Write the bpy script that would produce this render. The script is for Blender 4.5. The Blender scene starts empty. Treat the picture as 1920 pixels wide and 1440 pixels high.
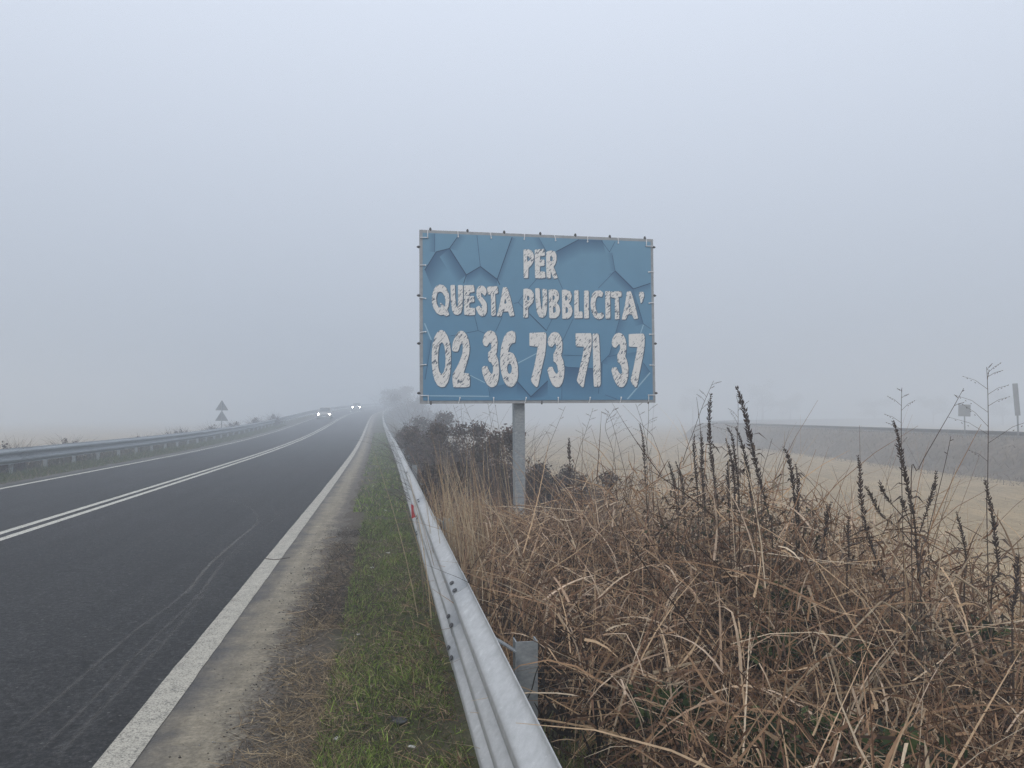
import bpy, bmesh, math, random
import numpy as np
from mathutils import Vector, Matrix, noise as mnoise
from mathutils.geometry import delaunay_2d_cdt

random.seed(7)
rng = np.random.default_rng(11)
R = math.radians
S = bpy.context.scene
COL = S.collection

# ------------------------------------------------------------------ camera
CAM_H, FPX, YAW, PITCH = 1.6, 1450.0, R(9.4), R(2.37)
cam = bpy.data.cameras.new('camera')
cam.sensor_fit = 'HORIZONTAL'; cam.sensor_width = 36.0
cam.lens = 36.0 * FPX / 1920.0
cam.clip_start = 0.05; cam.clip_end = 3000
cam_o = bpy.data.objects.new('camera', cam)
cam_o.location = (0, 0, CAM_H)
cam_o.rotation_euler = (R(90) + PITCH, 0, -YAW)
COL.objects.link(cam_o)
S.camera = cam_o

# ------------------------------------------------------------------ sky and sun
SUN_EL, SUN_AZ = R(42), R(205)
w = bpy.data.worlds.new('World'); S.world = w; w.use_nodes = True
nt = w.node_tree; nt.nodes.clear()
sky = nt.nodes.new('ShaderNodeTexSky'); sky.sky_type = 'NISHITA'; sky.sun_disc = False
sky.sun_elevation = SUN_EL; sky.sun_rotation = SUN_AZ
sky.air_density = 1.0; sky.dust_density = 4.0; sky.ozone_density = 1.0
hs = nt.nodes.new('ShaderNodeHueSaturation'); hs.inputs['Saturation'].default_value = 0.5
geo = nt.nodes.new('ShaderNodeTexCoord'); sep = nt.nodes.new('ShaderNodeSeparateXYZ')
ramp = nt.nodes.new('ShaderNodeValToRGB')
ramp.color_ramp.elements[0].position = 0.0; ramp.color_ramp.elements[0].color = (4.2, 4.75, 5.7, 1)
ramp.color_ramp.elements[1].position = 0.75; ramp.color_ramp.elements[1].color = (11.2, 12.1, 13.8, 1)
mixw = nt.nodes.new('ShaderNodeMix'); mixw.data_type = 'RGBA'; mixw.inputs[0].default_value = 0.85
bg = nt.nodes.new('ShaderNodeBackground'); bg.inputs['Strength'].default_value = 0.10
wo = nt.nodes.new('ShaderNodeOutputWorld')
L = nt.links.new
L(sky.outputs[0], hs.inputs['Color']); L(geo.outputs['Generated'], sep.inputs[0])
L(sep.outputs['Z'], ramp.inputs[0]); L(hs.outputs[0], mixw.inputs[6]); L(ramp.outputs[0], mixw.inputs[7])
L(mixw.outputs[2], bg.inputs['Color']); L(bg.outputs[0], wo.inputs['Surface'])

sl = bpy.data.lights.new('sun', 'SUN'); sl.energy = 1.15; sl.angle = R(25); sl.color = (1, 0.92, 0.80)
so = bpy.data.objects.new('sun', sl); COL.objects.link(so)
sd = Vector((math.sin(SUN_AZ) * math.cos(SUN_EL), math.cos(SUN_AZ) * math.cos(SUN_EL), math.sin(SUN_EL)))
so.rotation_euler = sd.to_track_quat('Z', 'Y').to_euler(); so.location = (0, 0, 60)

S.view_settings.view_transform = 'Standard'; S.view_settings.look = 'None'
S.view_settings.exposure = 0.0; S.view_settings.gamma = 1.0
S.cycles.volume_bounces = 4; S.cycles.max_bounces = 8; S.cycles.diffuse_bounces = 3
S.cycles.transparent_max_bounces = 8
S.cycles.use_denoising = True
S.cycles.denoising_prefilter = 'NONE'
HAZE_DENSITY = 0.0120

# ------------------------------------------------------------------ helpers
fwd = Vector((math.sin(YAW) * math.cos(PITCH), math.cos(YAW) * math.cos(PITCH), math.sin(PITCH)))
rgt = Vector((math.cos(YAW), -math.sin(YAW), 0))
upv = rgt.cross(fwd)
CAMP = Vector((0, 0, CAM_H))

def pw(x, y, d):
    "point at a photo pixel, d metres along the view axis"
    return CAMP + (fwd + rgt * ((x - 960) / FPX) + upv * ((720 - y) / FPX)) * d

def gp(x, y, h=0.0):
    v = fwd + rgt * ((x - 960) / FPX) + upv * ((720 - y) / FPX)
    return CAMP + v * ((h - CAM_H) / v.z)

def sm(a, b, x):
    t = min(1, max(0, (x - a) / (b - a))); return t * t * (3 - 2 * t)

def road_o(y):
    o = -0.5 * sm(15, 95, y)
    if y > 105: o += 0.00085 * (y - 105) ** 2
    return o

def road_e(y):
    if y < 30: return 0.0
    if y < 80: return 0.00028 * (y - 30) ** 2
    e = 0.70 + 0.028 * (y - 80)
    if y > 200: e = 0.70 + 0.028 * 120 + 4 * (1 - math.exp(-(y - 200) * 0.007))
    return e

def nz(x, y, z=0.0, sc=1.0):
    return mnoise.noise(Vector((x * sc, y * sc, z)))

def ground_h(s, y):
    "ground height at lateral s from the road frame"
    e = road_e(y); f = -1.0
    if s > 0.95:
        t = sm(0.7, 6.2, s); h = e * (1 - t) + f * t
    elif s < -10.6:
        t = sm(-10.4, -15.5, s); h = e * (1 - t) + f * t
    else:
        h = e
    if -0.85 < s < 4:
        a = sm(-0.85, -0.35, s)
        h += a * (0.03 * nz(s, y, 1, 3.0) + 0.016 * nz(s, y, 2, 11.0)) + 0.036 * a - 0.020
    elif s < -8.9 and s > -10.6:
        h += 0.03 * nz(s, y, 3, 2.0) + 0.03
    elif s >= 4 or s <= -10.6:
        h += 0.04 * nz(s, y, 4, 0.4)
    if -9.2 < s <= -0.85: h -= 0.03
    return h

def gz(x, y): return ground_h(x - road_o(y), y)

def link(o, parent=None):
    COL.objects.link(o)
    if parent is not None: o.parent = parent
    return o

def tag(o, label=None, cat=None, group=None, kind=None):
    if label: o['label'] = label
    if cat: o['category'] = cat
    if group: o['group'] = group
    if kind: o['kind'] = kind
    return o

def thing(name, loc, label, cat, group=None):
    o = bpy.data.objects.new(name, None); o.empty_display_size = 0.2
    o.location = loc; link(o); tag(o, label, cat, group); return o

def mesh_np(name, V, F, mats, parent=None, col=None, fmat=None, smooth=False, uv=None, flat=False):
    "V (n,3) ; F (m,4) or (m,3) ; verts are in the parent's frame"
    V = np.asarray(V, dtype=np.float32); F = np.asarray(F, dtype=np.int32)
    me = bpy.data.meshes.new(name)
    k = F.shape[1]
    me.vertices.add(len(V)); me.vertices.foreach_set('co', V.ravel())
    me.loops.add(F.size); me.loops.foreach_set('vertex_index', F.ravel())
    me.polygons.add(len(F))
    me.polygons.foreach_set('loop_start', np.arange(0, F.size, k, dtype=np.int32))
    me.polygons.foreach_set('loop_total', np.full(len(F), k, dtype=np.int32))
    if not isinstance(mats, (list, tuple)): mats = [mats]
    for m in mats: me.materials.append(m)
    if fmat is not None: me.polygons.foreach_set('material_index', np.asarray(fmat, dtype=np.int32))
    if smooth: me.polygons.foreach_set('use_smooth', np.ones(len(F), dtype=bool))
    if flat: me.polygons.foreach_set('use_smooth', np.zeros(len(F), dtype=bool))
    if col is not None:
        a = me.color_attributes.new('Col', 'FLOAT_COLOR', 'POINT')
        c = np.ones((len(V), 4), dtype=np.float32); c[:, :3] = col
        a.data.foreach_set('color', c.ravel())
    if uv is not None:
        u = me.uv_layers.new(name='UVMap')
        u.data.foreach_set('uv', np.asarray(uv, dtype=np.float32)[F.ravel()].ravel())
    me.update(calc_edges=True); me.validate()
    return link(bpy.data.objects.new(name, me), parent)

class MB:
    "collects shapes for ONE mesh"
    def __init__(s): s.v = []; s.f = []; s.m = []
    def add(s, vs, fs, mi=0):
        b = len(s.v); s.v += [tuple(v) for v in vs]
        for f in fs: s.f.append(tuple(b + i for i in f)); s.m.append(mi)
    def box(s, c, size, mat=None, mi=0):
        hx, hy, hz = [a / 2 for a in size]; c = Vector(c)
        P = [Vector((x, y, z)) for x in (-hx, hx) for y in (-hy, hy) for z in (-hz, hz)]
        if mat is not None: P = [mat @ p for p in P]
        s.add([c + p for p in P], [(0, 1, 3, 2), (4, 6, 7, 5), (0, 4, 5, 1), (2, 3, 7, 6), (0, 2, 6, 4), (1, 5, 7, 3)], mi)
    def tube(s, pts, rad, n=6, mi=0, cap=True):
        pts = [Vector(p) for p in pts]
        if not isinstance(rad, (list, tuple)): rad = [rad] * len(pts)
        rings = []; ref = None
        for i, p in enumerate(pts):
            t = (pts[min(i + 1, len(pts) - 1)] - pts[max(i - 1, 0)]).normalized()
            if ref is None: ref = t.orthogonal().normalized()
            a = (ref - t * ref.dot(t)).normalized(); ref = a; b = t.cross(a)
            rings.append([p + (a * math.cos(2 * math.pi * k / n) + b * math.sin(2 * math.pi * k / n)) * rad[i] for k in range(n)])
        vs = [v for r in rings for v in r]; fs = []
        for i in range(len(pts) - 1):
            for k in range(n):
                fs.append((i * n + k, i * n + (k + 1) % n, (i + 1) * n + (k + 1) % n, (i + 1) * n + k))
        if cap: fs.append(tuple(range(n - 1, -1, -1))); fs.append(tuple((len(pts) - 1) * n + k for k in range(n)))
        s.add(vs, fs, mi)
    def prism(s, poly, depth, M, mi=0):
        "poly 2D list, extruded along local -y.. M places (x, depth, z)"
        n = len(poly)
        vs = [M @ Vector((p[0], 0, p[1])) for p in poly] + [M @ Vector((p[0], depth, p[1])) for p in poly]
        fs = [tuple(range(n)), tuple(range(2 * n - 1, n - 1, -1))]
        for i in range(n): fs.append((i, (i + 1) % n, n + (i + 1) % n, n + i)[::-1])
        s.add(vs, fs, mi)
    def build(s, name, mats, parent=None, smooth=False, bevel=0):
        me = bpy.data.meshes.new(name); me.from_pydata(s.v, [], s.f)
        if not isinstance(mats, (list, tuple)): mats = [mats]
        for m in mats: me.materials.append(m)
        for p, mi in zip(me.polygons, s.m): p.material_index = mi; p.use_smooth = smooth
        bm = bmesh.new(); bm.from_mesh(me); bmesh.ops.recalc_face_normals(bm, faces=bm.faces)
        if bevel: bmesh.ops.bevel(bm, geom=bm.edges[:], offset=bevel, segments=2, affect='EDGES', profile=0.5)
        bm.to_mesh(me); bm.free(); me.update()
        return link(bpy.data.objects.new(name, me), parent)

# ------------------------------------------------------------------ materials
def lin(r, g, b):
    f = lambda c: (c / 255 / 12.92) if c <= 10.3 else ((c / 255 + 0.055) / 1.055) ** 2.4
    return (f(r), f(g), f(b), 1)

class N:
    def __init__(s, name):
        s.m = bpy.data.materials.new(name); s.m.use_nodes = True
        s.t = s.m.node_tree; s.b = s.t.nodes['Principled BSDF']
        s.tc = s.t.nodes.new('ShaderNodeTexCoord')
    def new(s, ty, **kw):
        n = s.t.nodes.new('ShaderNode' + ty)
        for k, v in kw.items(): setattr(n, k, v)
        return n
    def l(s, a, b): s.t.links.new(a, b)
    def coord(s, out='Object', scale=(1, 1, 1), rot=(0, 0, 0)):
        m0 = s.new('Mapping'); s.l(s.tc.outputs[out], m0.inputs[0]); m0.inputs['Rotation'].default_value = rot
        mp = s.new('Mapping'); s.l(m0.outputs[0], mp.inputs[0]); mp.inputs['Scale'].default_value = scale
        return mp.outputs[0]
    def noise(s, sc, detail=4, rough=0.55, vec=None, out='Object'):
        n = s.new('TexNoise'); n.inputs['Scale'].default_value = sc; n.inputs['Detail'].default_value = detail
        n.inputs['Roughness'].default_value = rough
        s.l(vec if vec is not None else s.tc.outputs[out], n.inputs['Vector']); return n.outputs['Fac']
    def ramp(s, fac, stops):
        r = s.new('ValToRGB'); e = r.color_ramp.elements
        while len(e) < len(stops): e.new(0.5)
        for el, (p, c) in zip(e, stops):
            el.position = p; el.color = c if isinstance(c, tuple) else (c, c, c, 1)
        s.l(fac, r.inputs[0]); return r.outputs[0]
    def mix(s, fac, a, b, mode='MIX'):
        m = s.new('Mix', data_type='RGBA', blend_type=mode)
        for v, i in ((fac, 0), (a, 6), (b, 7)):
            if hasattr(v, 'links'): s.l(v, m.inputs[i])
            else: m.inputs[i].default_value = v
        return m.outputs[2]
    def math(s, op, a, b=None, c=None):
        m = s.new('Math', operation=op)
        for v, i in ((a, 0), (b, 1), (c, 2)):
            if v is None: continue
            if hasattr(v, 'links'): s.l(v, m.inputs[i])
            else: m.inputs[i].default_value = v
        return m.outputs[0]
    def base(s, v):
        if hasattr(v, 'links'): s.l(v, s.b.inputs['Base Color'])
        else: s.b.inputs['Base Color'].default_value = v
    def set(s, rough=0.8, metal=0.0, spec=0.3):
        s.b.inputs['Roughness'].default_value = rough; s.b.inputs['Metallic'].default_value = metal
        s.b.inputs['Specular IOR Level'].default_value = spec; return s
    def bump(s, h, strength=0.3, dist=0.01):
        b = s.new('Bump'); b.inputs['Strength'].default_value = strength; b.inputs['Distance'].default_value = dist
        s.l(h, b.inputs['Height']); s.l(b.outputs[0], s.b.inputs['Normal'])

def simple(name, c1, c2, sc=8, rough=0.7, metal=0.0, spec=0.3, scale=(1, 1, 1), bump=0):
    n = N(name); f = n.noise(sc, 5, 0.6, n.coord('Object', scale))
    n.base(n.ramp(f, [(0.3, c1), (0.7, c2)])); n.set(rough, metal, spec)
    if bump: n.bump(f, bump)
    return n.m

def c3(r, g, b): return (r, g, b, 1)

def m_veg():
    n = N('dry_plant'); a = n.new('Attribute', attribute_name='Col')
    f = n.noise(60, 3); n.base(n.mix(0.5, a.outputs['Color'], n.ramp(f, [(0.3, 0.55), (0.7, 1.25)]), 'MULTIPLY'))
    n.set(0.85, 0, 0.15)
    tr = n.new('BsdfTranslucent'); n.l(a.outputs['Color'], tr.inputs['Color'])
    ms = n.new('MixShader'); ms.inputs[0].default_value = 0.18
    out = n.t.nodes['Material Output']; n.l(n.b.outputs[0], ms.inputs[1]); n.l(tr.outputs[0], ms.inputs[2]); n.l(ms.outputs[0], out.inputs['Surface'])
    return n.m
M_VEG = m_veg()

def m_asphalt():
    n = N('asphalt'); uv = n.tc.outputs['UV']
    sp = n.new('SeparateXYZ'); n.l(uv, sp.inputs[0]); s_ = sp.outputs[0]
    obj = n.tc.outputs['Object']
    fine = n.noise(260, 3, 0.7); mid = n.noise(30, 4); big = n.noise(0.5, 4)
    streak = n.noise(1.0, 4, 0.6, n.coord('UV', (3.0, 0.05, 1)))
    base = n.ramp(fine, [(0.30, c3(.008, .008, .009)), (0.50, c3(.0245, .0238, .0238)), (0.66, c3(.046, .045, .0445)), (0.76, c3(.15, .15, .145))])
    base = n.mix(0.95, base, n.ramp(n.noise(48, 5, 0.85), [(0.34, 0.30), (0.50, 0.95), (0.62, 1.9)]), 'MULTIPLY')
    base = n.mix(0.85, base, n.ramp(n.noise(20, 3, 0.8), [(0.36, 0.40), (0.50, 0.95), (0.62, 1.75)]), 'MULTIPLY')
    base = n.mix(0.8, base, n.ramp(n.noise(6, 4, 0.7), [(0.3, 0.72), (0.7, 1.28)]), 'MULTIPLY')
    vo = n.new('TexVoronoi'); vo.inputs['Scale'].default_value = 16; n.l(obj, vo.inputs['Vector'])
    sc_ = n.new('SeparateColor'); n.l(vo.outputs['Color'], sc_.inputs[0])
    chip = n.math('MULTIPLY', n.ramp(vo.outputs['Distance'], [(0.10, 1.0), (0.17, 0.0)]), n.math('GREATER_THAN', sc_.outputs[0], 0.45))
    base = n.mix(n.math('MULTIPLY', chip, 0.7), base, n.ramp(sc_.outputs[1], [(0.5, c3(.008, .008, .008)), (0.6, c3(.15, .145, .135))]))
    cv = n.new('TexVoronoi', feature='DISTANCE_TO_EDGE'); cv.inputs['Scale'].default_value = 0.55
    wn = n.new('TexNoise'); wn.inputs['Scale'].default_value = 2.5; wn.inputs['Detail'].default_value = 5; n.l(obj, wn.inputs['Vector'])
    n.l(n.mix(0.22, obj, wn.outputs['Color']), cv.inputs['Vector'])
    crack = n.math('MULTIPLY', n.ramp(cv.outputs['Distance'], [(0.003, 1.0), (0.008, 0.0)]), n.ramp(n.noise(0.7, 3), [(0.52, 0.0), (0.60, 0.8)]))
    base = n.mix(crack, base, c3(.006, .006, .006))
    base = n.mix(0.55, base, n.ramp(big, [(0.3, 0.8), (0.7, 1.2)]), 'MULTIPLY')
    base = n.mix(0.5, base, n.ramp(streak, [(0.33, 0.68), (0.67, 1.35)]), 'MULTIPLY')
    # dust swept to the verge beyond the edge line
    dn = n.math('ADD', s_, n.math('MULTIPLY', n.math('SUBTRACT', n.noise(2.6, 6, 0.7), 0.5), 0.60))
    d1 = n.new('MapRange'); n.l(dn, d1.inputs[0]); d1.inputs[1].default_value = -1.22; d1.inputs[2].default_value = -0.86
    d1.interpolation_type = 'SMOOTHSTEP'
    g1 = n.ramp(n.noise(40, 6, 0.75), [(0.3, c3(.14, .120, .085)), (0.5, c3(.26, .225, .165)), (0.7, c3(.36, .315, .24))])
    g1 = n.mix(0.8, g1, n.ramp(n.noise(1.0, 5, 0.65, n.coord('UV', (2.0, 6.0, 1))), [(0.3, 0.80), (0.7, 1.12)]), 'MULTIPLY')
    g1 = n.mix(0.8, g1, n.ramp(n.noise(7, 6, 0.75), [(0.3, 0.62), (0.7, 1.30)]), 'MULTIPLY')
    g1 = n.mix(0.7, g1, n.ramp(n.noise(1.0, 4, 0.65, n.coord('UV', (9.0, 0.5, 1))), [(0.3, 0.7), (0.7, 1.25)]), 'MULTIPLY')
    edge = n.new('MapRange'); n.l(s_, edge.inputs[0]); edge.inputs[1].default_value = -1.16; edge.inputs[2].default_value = -1.12
    greyish = n.mix(n.math('MULTIPLY', edge.outputs[0], 0.6), base, n.ramp(n.noise(60, 4, .7), [(0.3, c3(.07, .068, .068)), (0.7, c3(.16, .152, .148))]))
    col = n.mix(n.math('MULTIPLY', d1.outputs[0], 0.92), greyish, g1)
    # damp soil creeping over the broken edge
    dn2 = n.math('ADD', dn, n.math('MULTIPLY', n.math('SUBTRACT', n.noise(16, 5, 0.8), 0.5), 0.45))
    d2 = n.new('MapRange'); n.l(dn2, d2.inputs[0]); d2.inputs[1].default_value = -0.80; d2.inputs[2].default_value = -0.68
    col = n.mix(d2.outputs[0], col, n.ramp(n.noise(40, 4), [(0.3, c3(.04, .033, .026)), (0.5, c3(.10, .085, .068)), (0.7, c3(.20, .175, .14))]))
    # left edge dust
    d3 = n.new('MapRange'); n.l(dn, d3.inputs[0]); d3.inputs[1].default_value = -8.35; d3.inputs[2].default_value = -8.75
    col = n.mix(n.math('MULTIPLY', d3.outputs[0], 0.7), col, c3(.12, .11, .095))
    n.base(col); n.set(0.8, 0, 0.18); n.bump(fine, 0.6, 0.005)
    return n.m
M_ASPH = m_asphalt()

def m_paint(name, c, wear=0.5):
    n = N(name); f = n.noise(110, 4, 0.75); g = n.noise(9, 4, 0.6)
    w_ = n.math('ADD', f, n.math('MULTIPLY', g, 0.22))
    col = n.ramp(w_, [(0.48, c3(.07, .07, .065)), (0.56, tuple(x * .62 for x in c[:3]) + (1,)), (0.68, c), (1.0, tuple(x * 1.15 for x in c[:3]) + (1,))])
    n.base(col); n.set(0.7, 0, 0.3); n.bump(f, 0.5, 0.004); return n.m
M_EDGE = m_paint('worn_white_paint', c3(.47, .44, .37))
M_CENTRE = m_paint('white_paint', c3(.62, .60, .52))

def m_ground():
    n = N('soil_and_stubble')
    a = n.new('Attribute', attribute_name='Col'); sp = n.new('SeparateColor'); n.l(a.outputs['Color'], sp.inputs[0])
    f1 = n.noise(5, 6, 0.65); f2 = n.noise(45, 5, 0.7); f3 = n.noise(0.35, 4)
    soil = n.ramp(f2, [(0.25, c3(.028, .023, .018)), (0.5, c3(.085, .070, .054)), (0.75, c3(.18, .155, .12))])
    grass = n.ramp(f1, [(0.3, c3(.038, .042, .017)), (0.7, c3(.085, .095, .036))])
    rows = n.noise(1.0, 4, 0.6, n.coord('Object', (6.0, 0.25, 1), (0, 0, R(18))))
    field = n.ramp(f1, [(0.25, c3(.23, .165, .088)), (0.55, c3(.37, .28, .165)), (0.8, c3(.47, .375, .235))])
    field = n.mix(0.6, field, n.ramp(rows, [(0.3, 0.5), (0.7, 1.3)]), 'MULTIPLY')
    field = n.mix(0.7, field, n.ramp(f3, [(0.3, 0.72), (0.7, 1.2)]), 'MULTIPLY')
    gm = n.math('MULTIPLY', sp.outputs[1], n.ramp(n.noise(2.3, 4), [(0.35, 0.2), (0.6, 1.0)]))
    col = n.mix(gm, soil, grass)
    col = n.mix(sp.outputs[0], col, field)
    n.base(col); n.set(0.95, 0, 0.1); n.bump(f2, 0.6, 0.02); return n.m
M_GROUND = m_ground()

def m_galv(name, c1, c2, metal=0.55, rough=0.5):
    n = N(name)
    sp = n.noise(30, 5, 0.7, n.coord('Object', (1.0, 0.25, 1.6), (R(8), R(6), R(35))))
    st = n.noise(7, 5, 0.7, n.coord('Object', (1, 0.6, 2.0)))
    col = n.ramp(sp, [(0.30, c1), (0.62, c2), (0.74, tuple(min(.9, x * 1.25) for x in c2[:3]) + (1,))])
    col = n.mix(0.6, col, n.ramp(st, [(0.3, 0.86), (0.7, 1.08)]), 'MULTIPLY')
    fl = n.noise(26, 4, 0.8, n.coord('Object', (.35, 1.0, 2.2), (R(20), R(10), R(-50))))
    col = n.mix(n.ramp(fl, [(0.62, 0.0), (0.70, 0.40)]), col, c3(.60, .61, .61))
    n.base(col); n.set(rough, metal, 0.4); n.bump(sp, 0.03, 0.002); return n.m
M_GALV = m_galv('galvanised_steel', c3(.37, .375, .37), c3(.47, .475, .47), .2, .5)
M_GALVD = m_galv('weathered_and_shaded_steel', c3(.20, .22, .235), c3(.32, .345, .36), .25, .55)  # weathered posts and poles; its darker tone also paints shading on the left rail
M_DARK = simple('dark_metal', c3(.03, .03, .03), c3(.06, .06, .06), 20, 0.6)
M_RED = simple('red_reflector', c3(.36, .02, .03), c3(.48, .03, .04), 60, 0.35, 0, 0.5)
M_WHITE = simple('white_plastic', c3(.62, .64, .66), c3(.75, .76, .78), 20, 0.5)
M_FRAME = simple('grey_steel_frame', c3(.26, .27, .28), c3(.36, .37, .38), 14, 0.5, 0.3)
M_ALU = simple('grey_sign_back', c3(.20, .21, .22), c3(.27, .28, .29), 6, 0.5, 0.3)
M_STALK = simple('dead_stalk', c3(.060, .045, .038), c3(.115, .088, .070), 40, 0.9, 0, 0.1)
M_POD = simple('dry_seed_pod', c3(.042, .033, .031), c3(.105, .083, .074), 70, 0.9, 0, 0.1)
M_STRAW = simple('straw', c3(.24, .18, .12), c3(.42, .34, .24), 30, 0.85, 0, 0.15)
M_BARK = simple('bark', c3(.05, .04, .032), c3(.10, .085, .07), 12, 0.9)

# ------------------------------------------------------------------ terrain, road
def rows_y():
    ys = list(np.arange(-42, 1.5, 1.5)) + list(np.arange(1.5, 14, 0.13)) + list(np.arange(14, 30, 0.4)) + list(np.arange(30, 90, 1.5)) + list(np.arange(90, 260, 4)) + list(np.arange(260, 641, 20))
    return ys
def build_ground():
    ys = rows_y()
    ss = [-600, -400, -250, -150, -100, -70, -50, -40, -30, -24, -20, -17, -15.5, -14, -13, -12, -11.2, -10.6, -10.3, -10, -9.7, -9.4, -9.1, -8.9, -7, -5, -3, -1.2, -0.9] + \
         list(np.arange(-0.84, 1.3, 0.07)) + [1.4, 1.6, 1.9, 2.2, 2.6, 3, 3.5, 4, 4.5, 5, 5.6, 6.2, 7, 8, 9, 10, 11, 12, 14, 16, 18, 20, 22, 25, 30, 36, 45, 60, 80, 110, 150, 220, 320, 450, 600]
    V = []; C = []
    for y in ys:
        o = road_o(y)
        for s in ss:
            k = sm(200, 60, abs(s))
            V.append((s + o * k, y, ground_h(s, y)))
            fld = sm(4.8, 7.0, s + 0.8 * nz(s, y, 7, 0.5)) if s > 0 else sm(-12.5, -16, s)
            if s > 0: gr = sm(-0.45, -0.1, s) * (1 - 0.75 * sm(0.5, 0.9, s))
            elif s > -2: gr = sm(-0.45, -0.1, s)
            else: gr = sm(-8.9, -9.2, s) * (1 - 0.5 * sm(-10.5, -12, s))
            C.append((fld, gr, 0))
    nx = len(ss); F = []
    for j in range(len(ys) - 1):
        for i in range(nx - 1):
            a = j * nx + i; F.append((a, a + 1, a + nx + 1, a + nx))
    tag(mesh_np('ground', V, F, M_GROUND, col=np.array(C), smooth=True), kind='structure')
build_ground()

def ribbon_road(name, mat, s0, s1, z, y0=-40, y1=330, jit0=0.0, jit1=0.0, ns=1, kind='structure'):
    ys = [y for y in rows_y() if y0 <= y <= y1]
    V = []; U = []; F = []
    for y in ys:
        a = s0 + jit0 * (nz(y, 0.3, 5, 1.7) + 0.6 * nz(y, 0.1, 8, 6.0)); b = s1 + jit1 * (nz(y, 0.9, 6, 1.3) + 0.6 * nz(y, 0.5, 9, 7.0))
        for i in range(ns + 1):
            s = a + (b - a) * i / ns
            V.append((s + road_o(y), y, road_e(y) + z)); U.append((s, y))
    n = ns + 1
    for j in range(len(ys) - 1):
        for i in range(ns):
            q = j * n + i; F.append((q, q + 1, q + n + 1, q + n))
    return tag(mesh_np(name, V, F, mat, uv=U), kind=kind)
ribbon_road('road', M_ASPH, -8.85, -0.42, 0.0, jit0=0.05, jit1=0.0, ns=26)
ribbon_road('road_marking', M_EDGE, -1.30, -1.125, 0.004, jit0=0.006, jit1=0.006)
ribbon_road('road_marking', M_CENTRE, -5.21, -5.09, 0.004)
ribbon_road('road_marking', M_CENTRE, -4.95, -4.83, 0.004)
ribbon_road('road_marking', M_CENTRE, -8.37, -8.24, 0.004)

# pale dusty tyre marks curving over the near lane
def m_track():
    n = N('dust_track'); f = n.noise(26, 5, 0.75); g = n.noise(2.0, 3)
    n.base(c3(.21, .20, .185)); n.set(0.9, 0, 0.1)
    sp = n.new('SeparateXYZ'); n.l(n.tc.outputs['UV'], sp.inputs[0])
    e = n.math('SUBTRACT', 1.0, n.math('ABSOLUTE', n.math('SUBTRACT', n.math('MULTIPLY', sp.outputs[0], 2.0), 1.0)))
    al = n.math('MULTIPLY', n.ramp(f, [(0.34, 0.0), (0.66, 0.55)]), n.ramp(g, [(0.25, 0.6), (0.6, 1.0)]))
    al = n.math('MULTIPLY', n.math('MULTIPLY', al, e), sp.outputs[1])
    n.l(al, n.b.inputs['Alpha']); return n.m
M_TRACK = m_track()
def catmull(P, n):
    P = [np.array(p, float) for p in P]; P = [2 * P[0] - P[1]] + P + [2 * P[-1] - P[-2]]; out = []
    for i in range(1, len(P) - 2):
        for k in range(n):
            t = k / n; p0, p1, p2, p3 = P[i - 1:i + 3]
            out.append(0.5 * ((2 * p1) + (-p0 + p2) * t + (2 * p0 - 5 * p1 + 4 * p2 - p3) * t * t + (-p0 + 3 * p1 - 3 * p2 + p3) * t ** 3))
    out.append(P[-2]); return out
TRK = [([(0, 1398), (111, 1307), (239, 1195), (347, 1112), (394, 1058), (447, 1010), (497, 973), (516, 968), (512, 955), (495, 948), (460, 937), (392, 921)], .045, .8),
       ([(36, 1440), (133, 1354), (239, 1245), (300, 1187), (375, 1112), (417, 1056), (470, 1005), (520, 970), (545, 935)], .04, .7),
       ([(346, 1118), (362, 1098), (375, 1080), (400, 1052), (440, 1018), (478, 985), (482, 968), (470, 953), (440, 940), (400, 930)], .07, 1.0),
       ([(90, 1440), (150, 1375), (230, 1290), (330, 1180), (376, 1120), (420, 1062)], .05, .6),
       ([(345, 1120), (380, 1122), (430, 1128), (460, 1118)], .14, .5),
       ([(380, 1112), (400, 1080), (430, 1050), (490, 1000)], .05, .6)]
for pts, wd, st in TRK:
    wd *= .55; P = catmull([tuple(gp(*p))[:2] for p in pts], 8); V = []; U = []; F = []
    for i, p in enumerate(P):
        t = P[min(i + 1, len(P) - 1)] - P[max(i - 1, 0)]; nn = np.array((-t[1], t[0])); nn /= (np.linalg.norm(nn) + 1e-9)
        fade = st * min(1, i / 6, (len(P) - 1 - i) / 6)
        for k in (-1, 1):
            V.append((p[0] + nn[0] * wd * k, p[1] + nn[1] * wd * k, 0.003 + 0.0006 * [q[0] for q in TRK].index(pts))); U.append(((k + 1) / 2, fade))
    for i in range(len(P) - 1): F.append((2 * i, 2 * i + 1, 2 * i + 3, 2 * i + 2))
    tag(mesh_np('tyre_mark', V, F, M_TRACK, uv=U), kind='structure')

# ------------------------------------------------------------------ guardrails
W3 = []   # three-wave profile: (toward road, height below the top)
for i in range(49):
    t = i / 48; h = t * 0.50
    W3.append((0.041 - 0.041 * math.cos(2 * math.pi * (h / 0.50 * 3)), h))
W3 = [(min(0.078, max(0.004, (x - 0.041) * 1.25 + 0.041)), h) for x, h in W3]
W2 = [(min(0.08, max(0.004, (0.041 - 0.041 * math.cos(2 * math.pi * (i / 32 * 2)) - .041) * 1.25 + .041)), i / 32 * 0.42) for i in range(33)]

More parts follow.
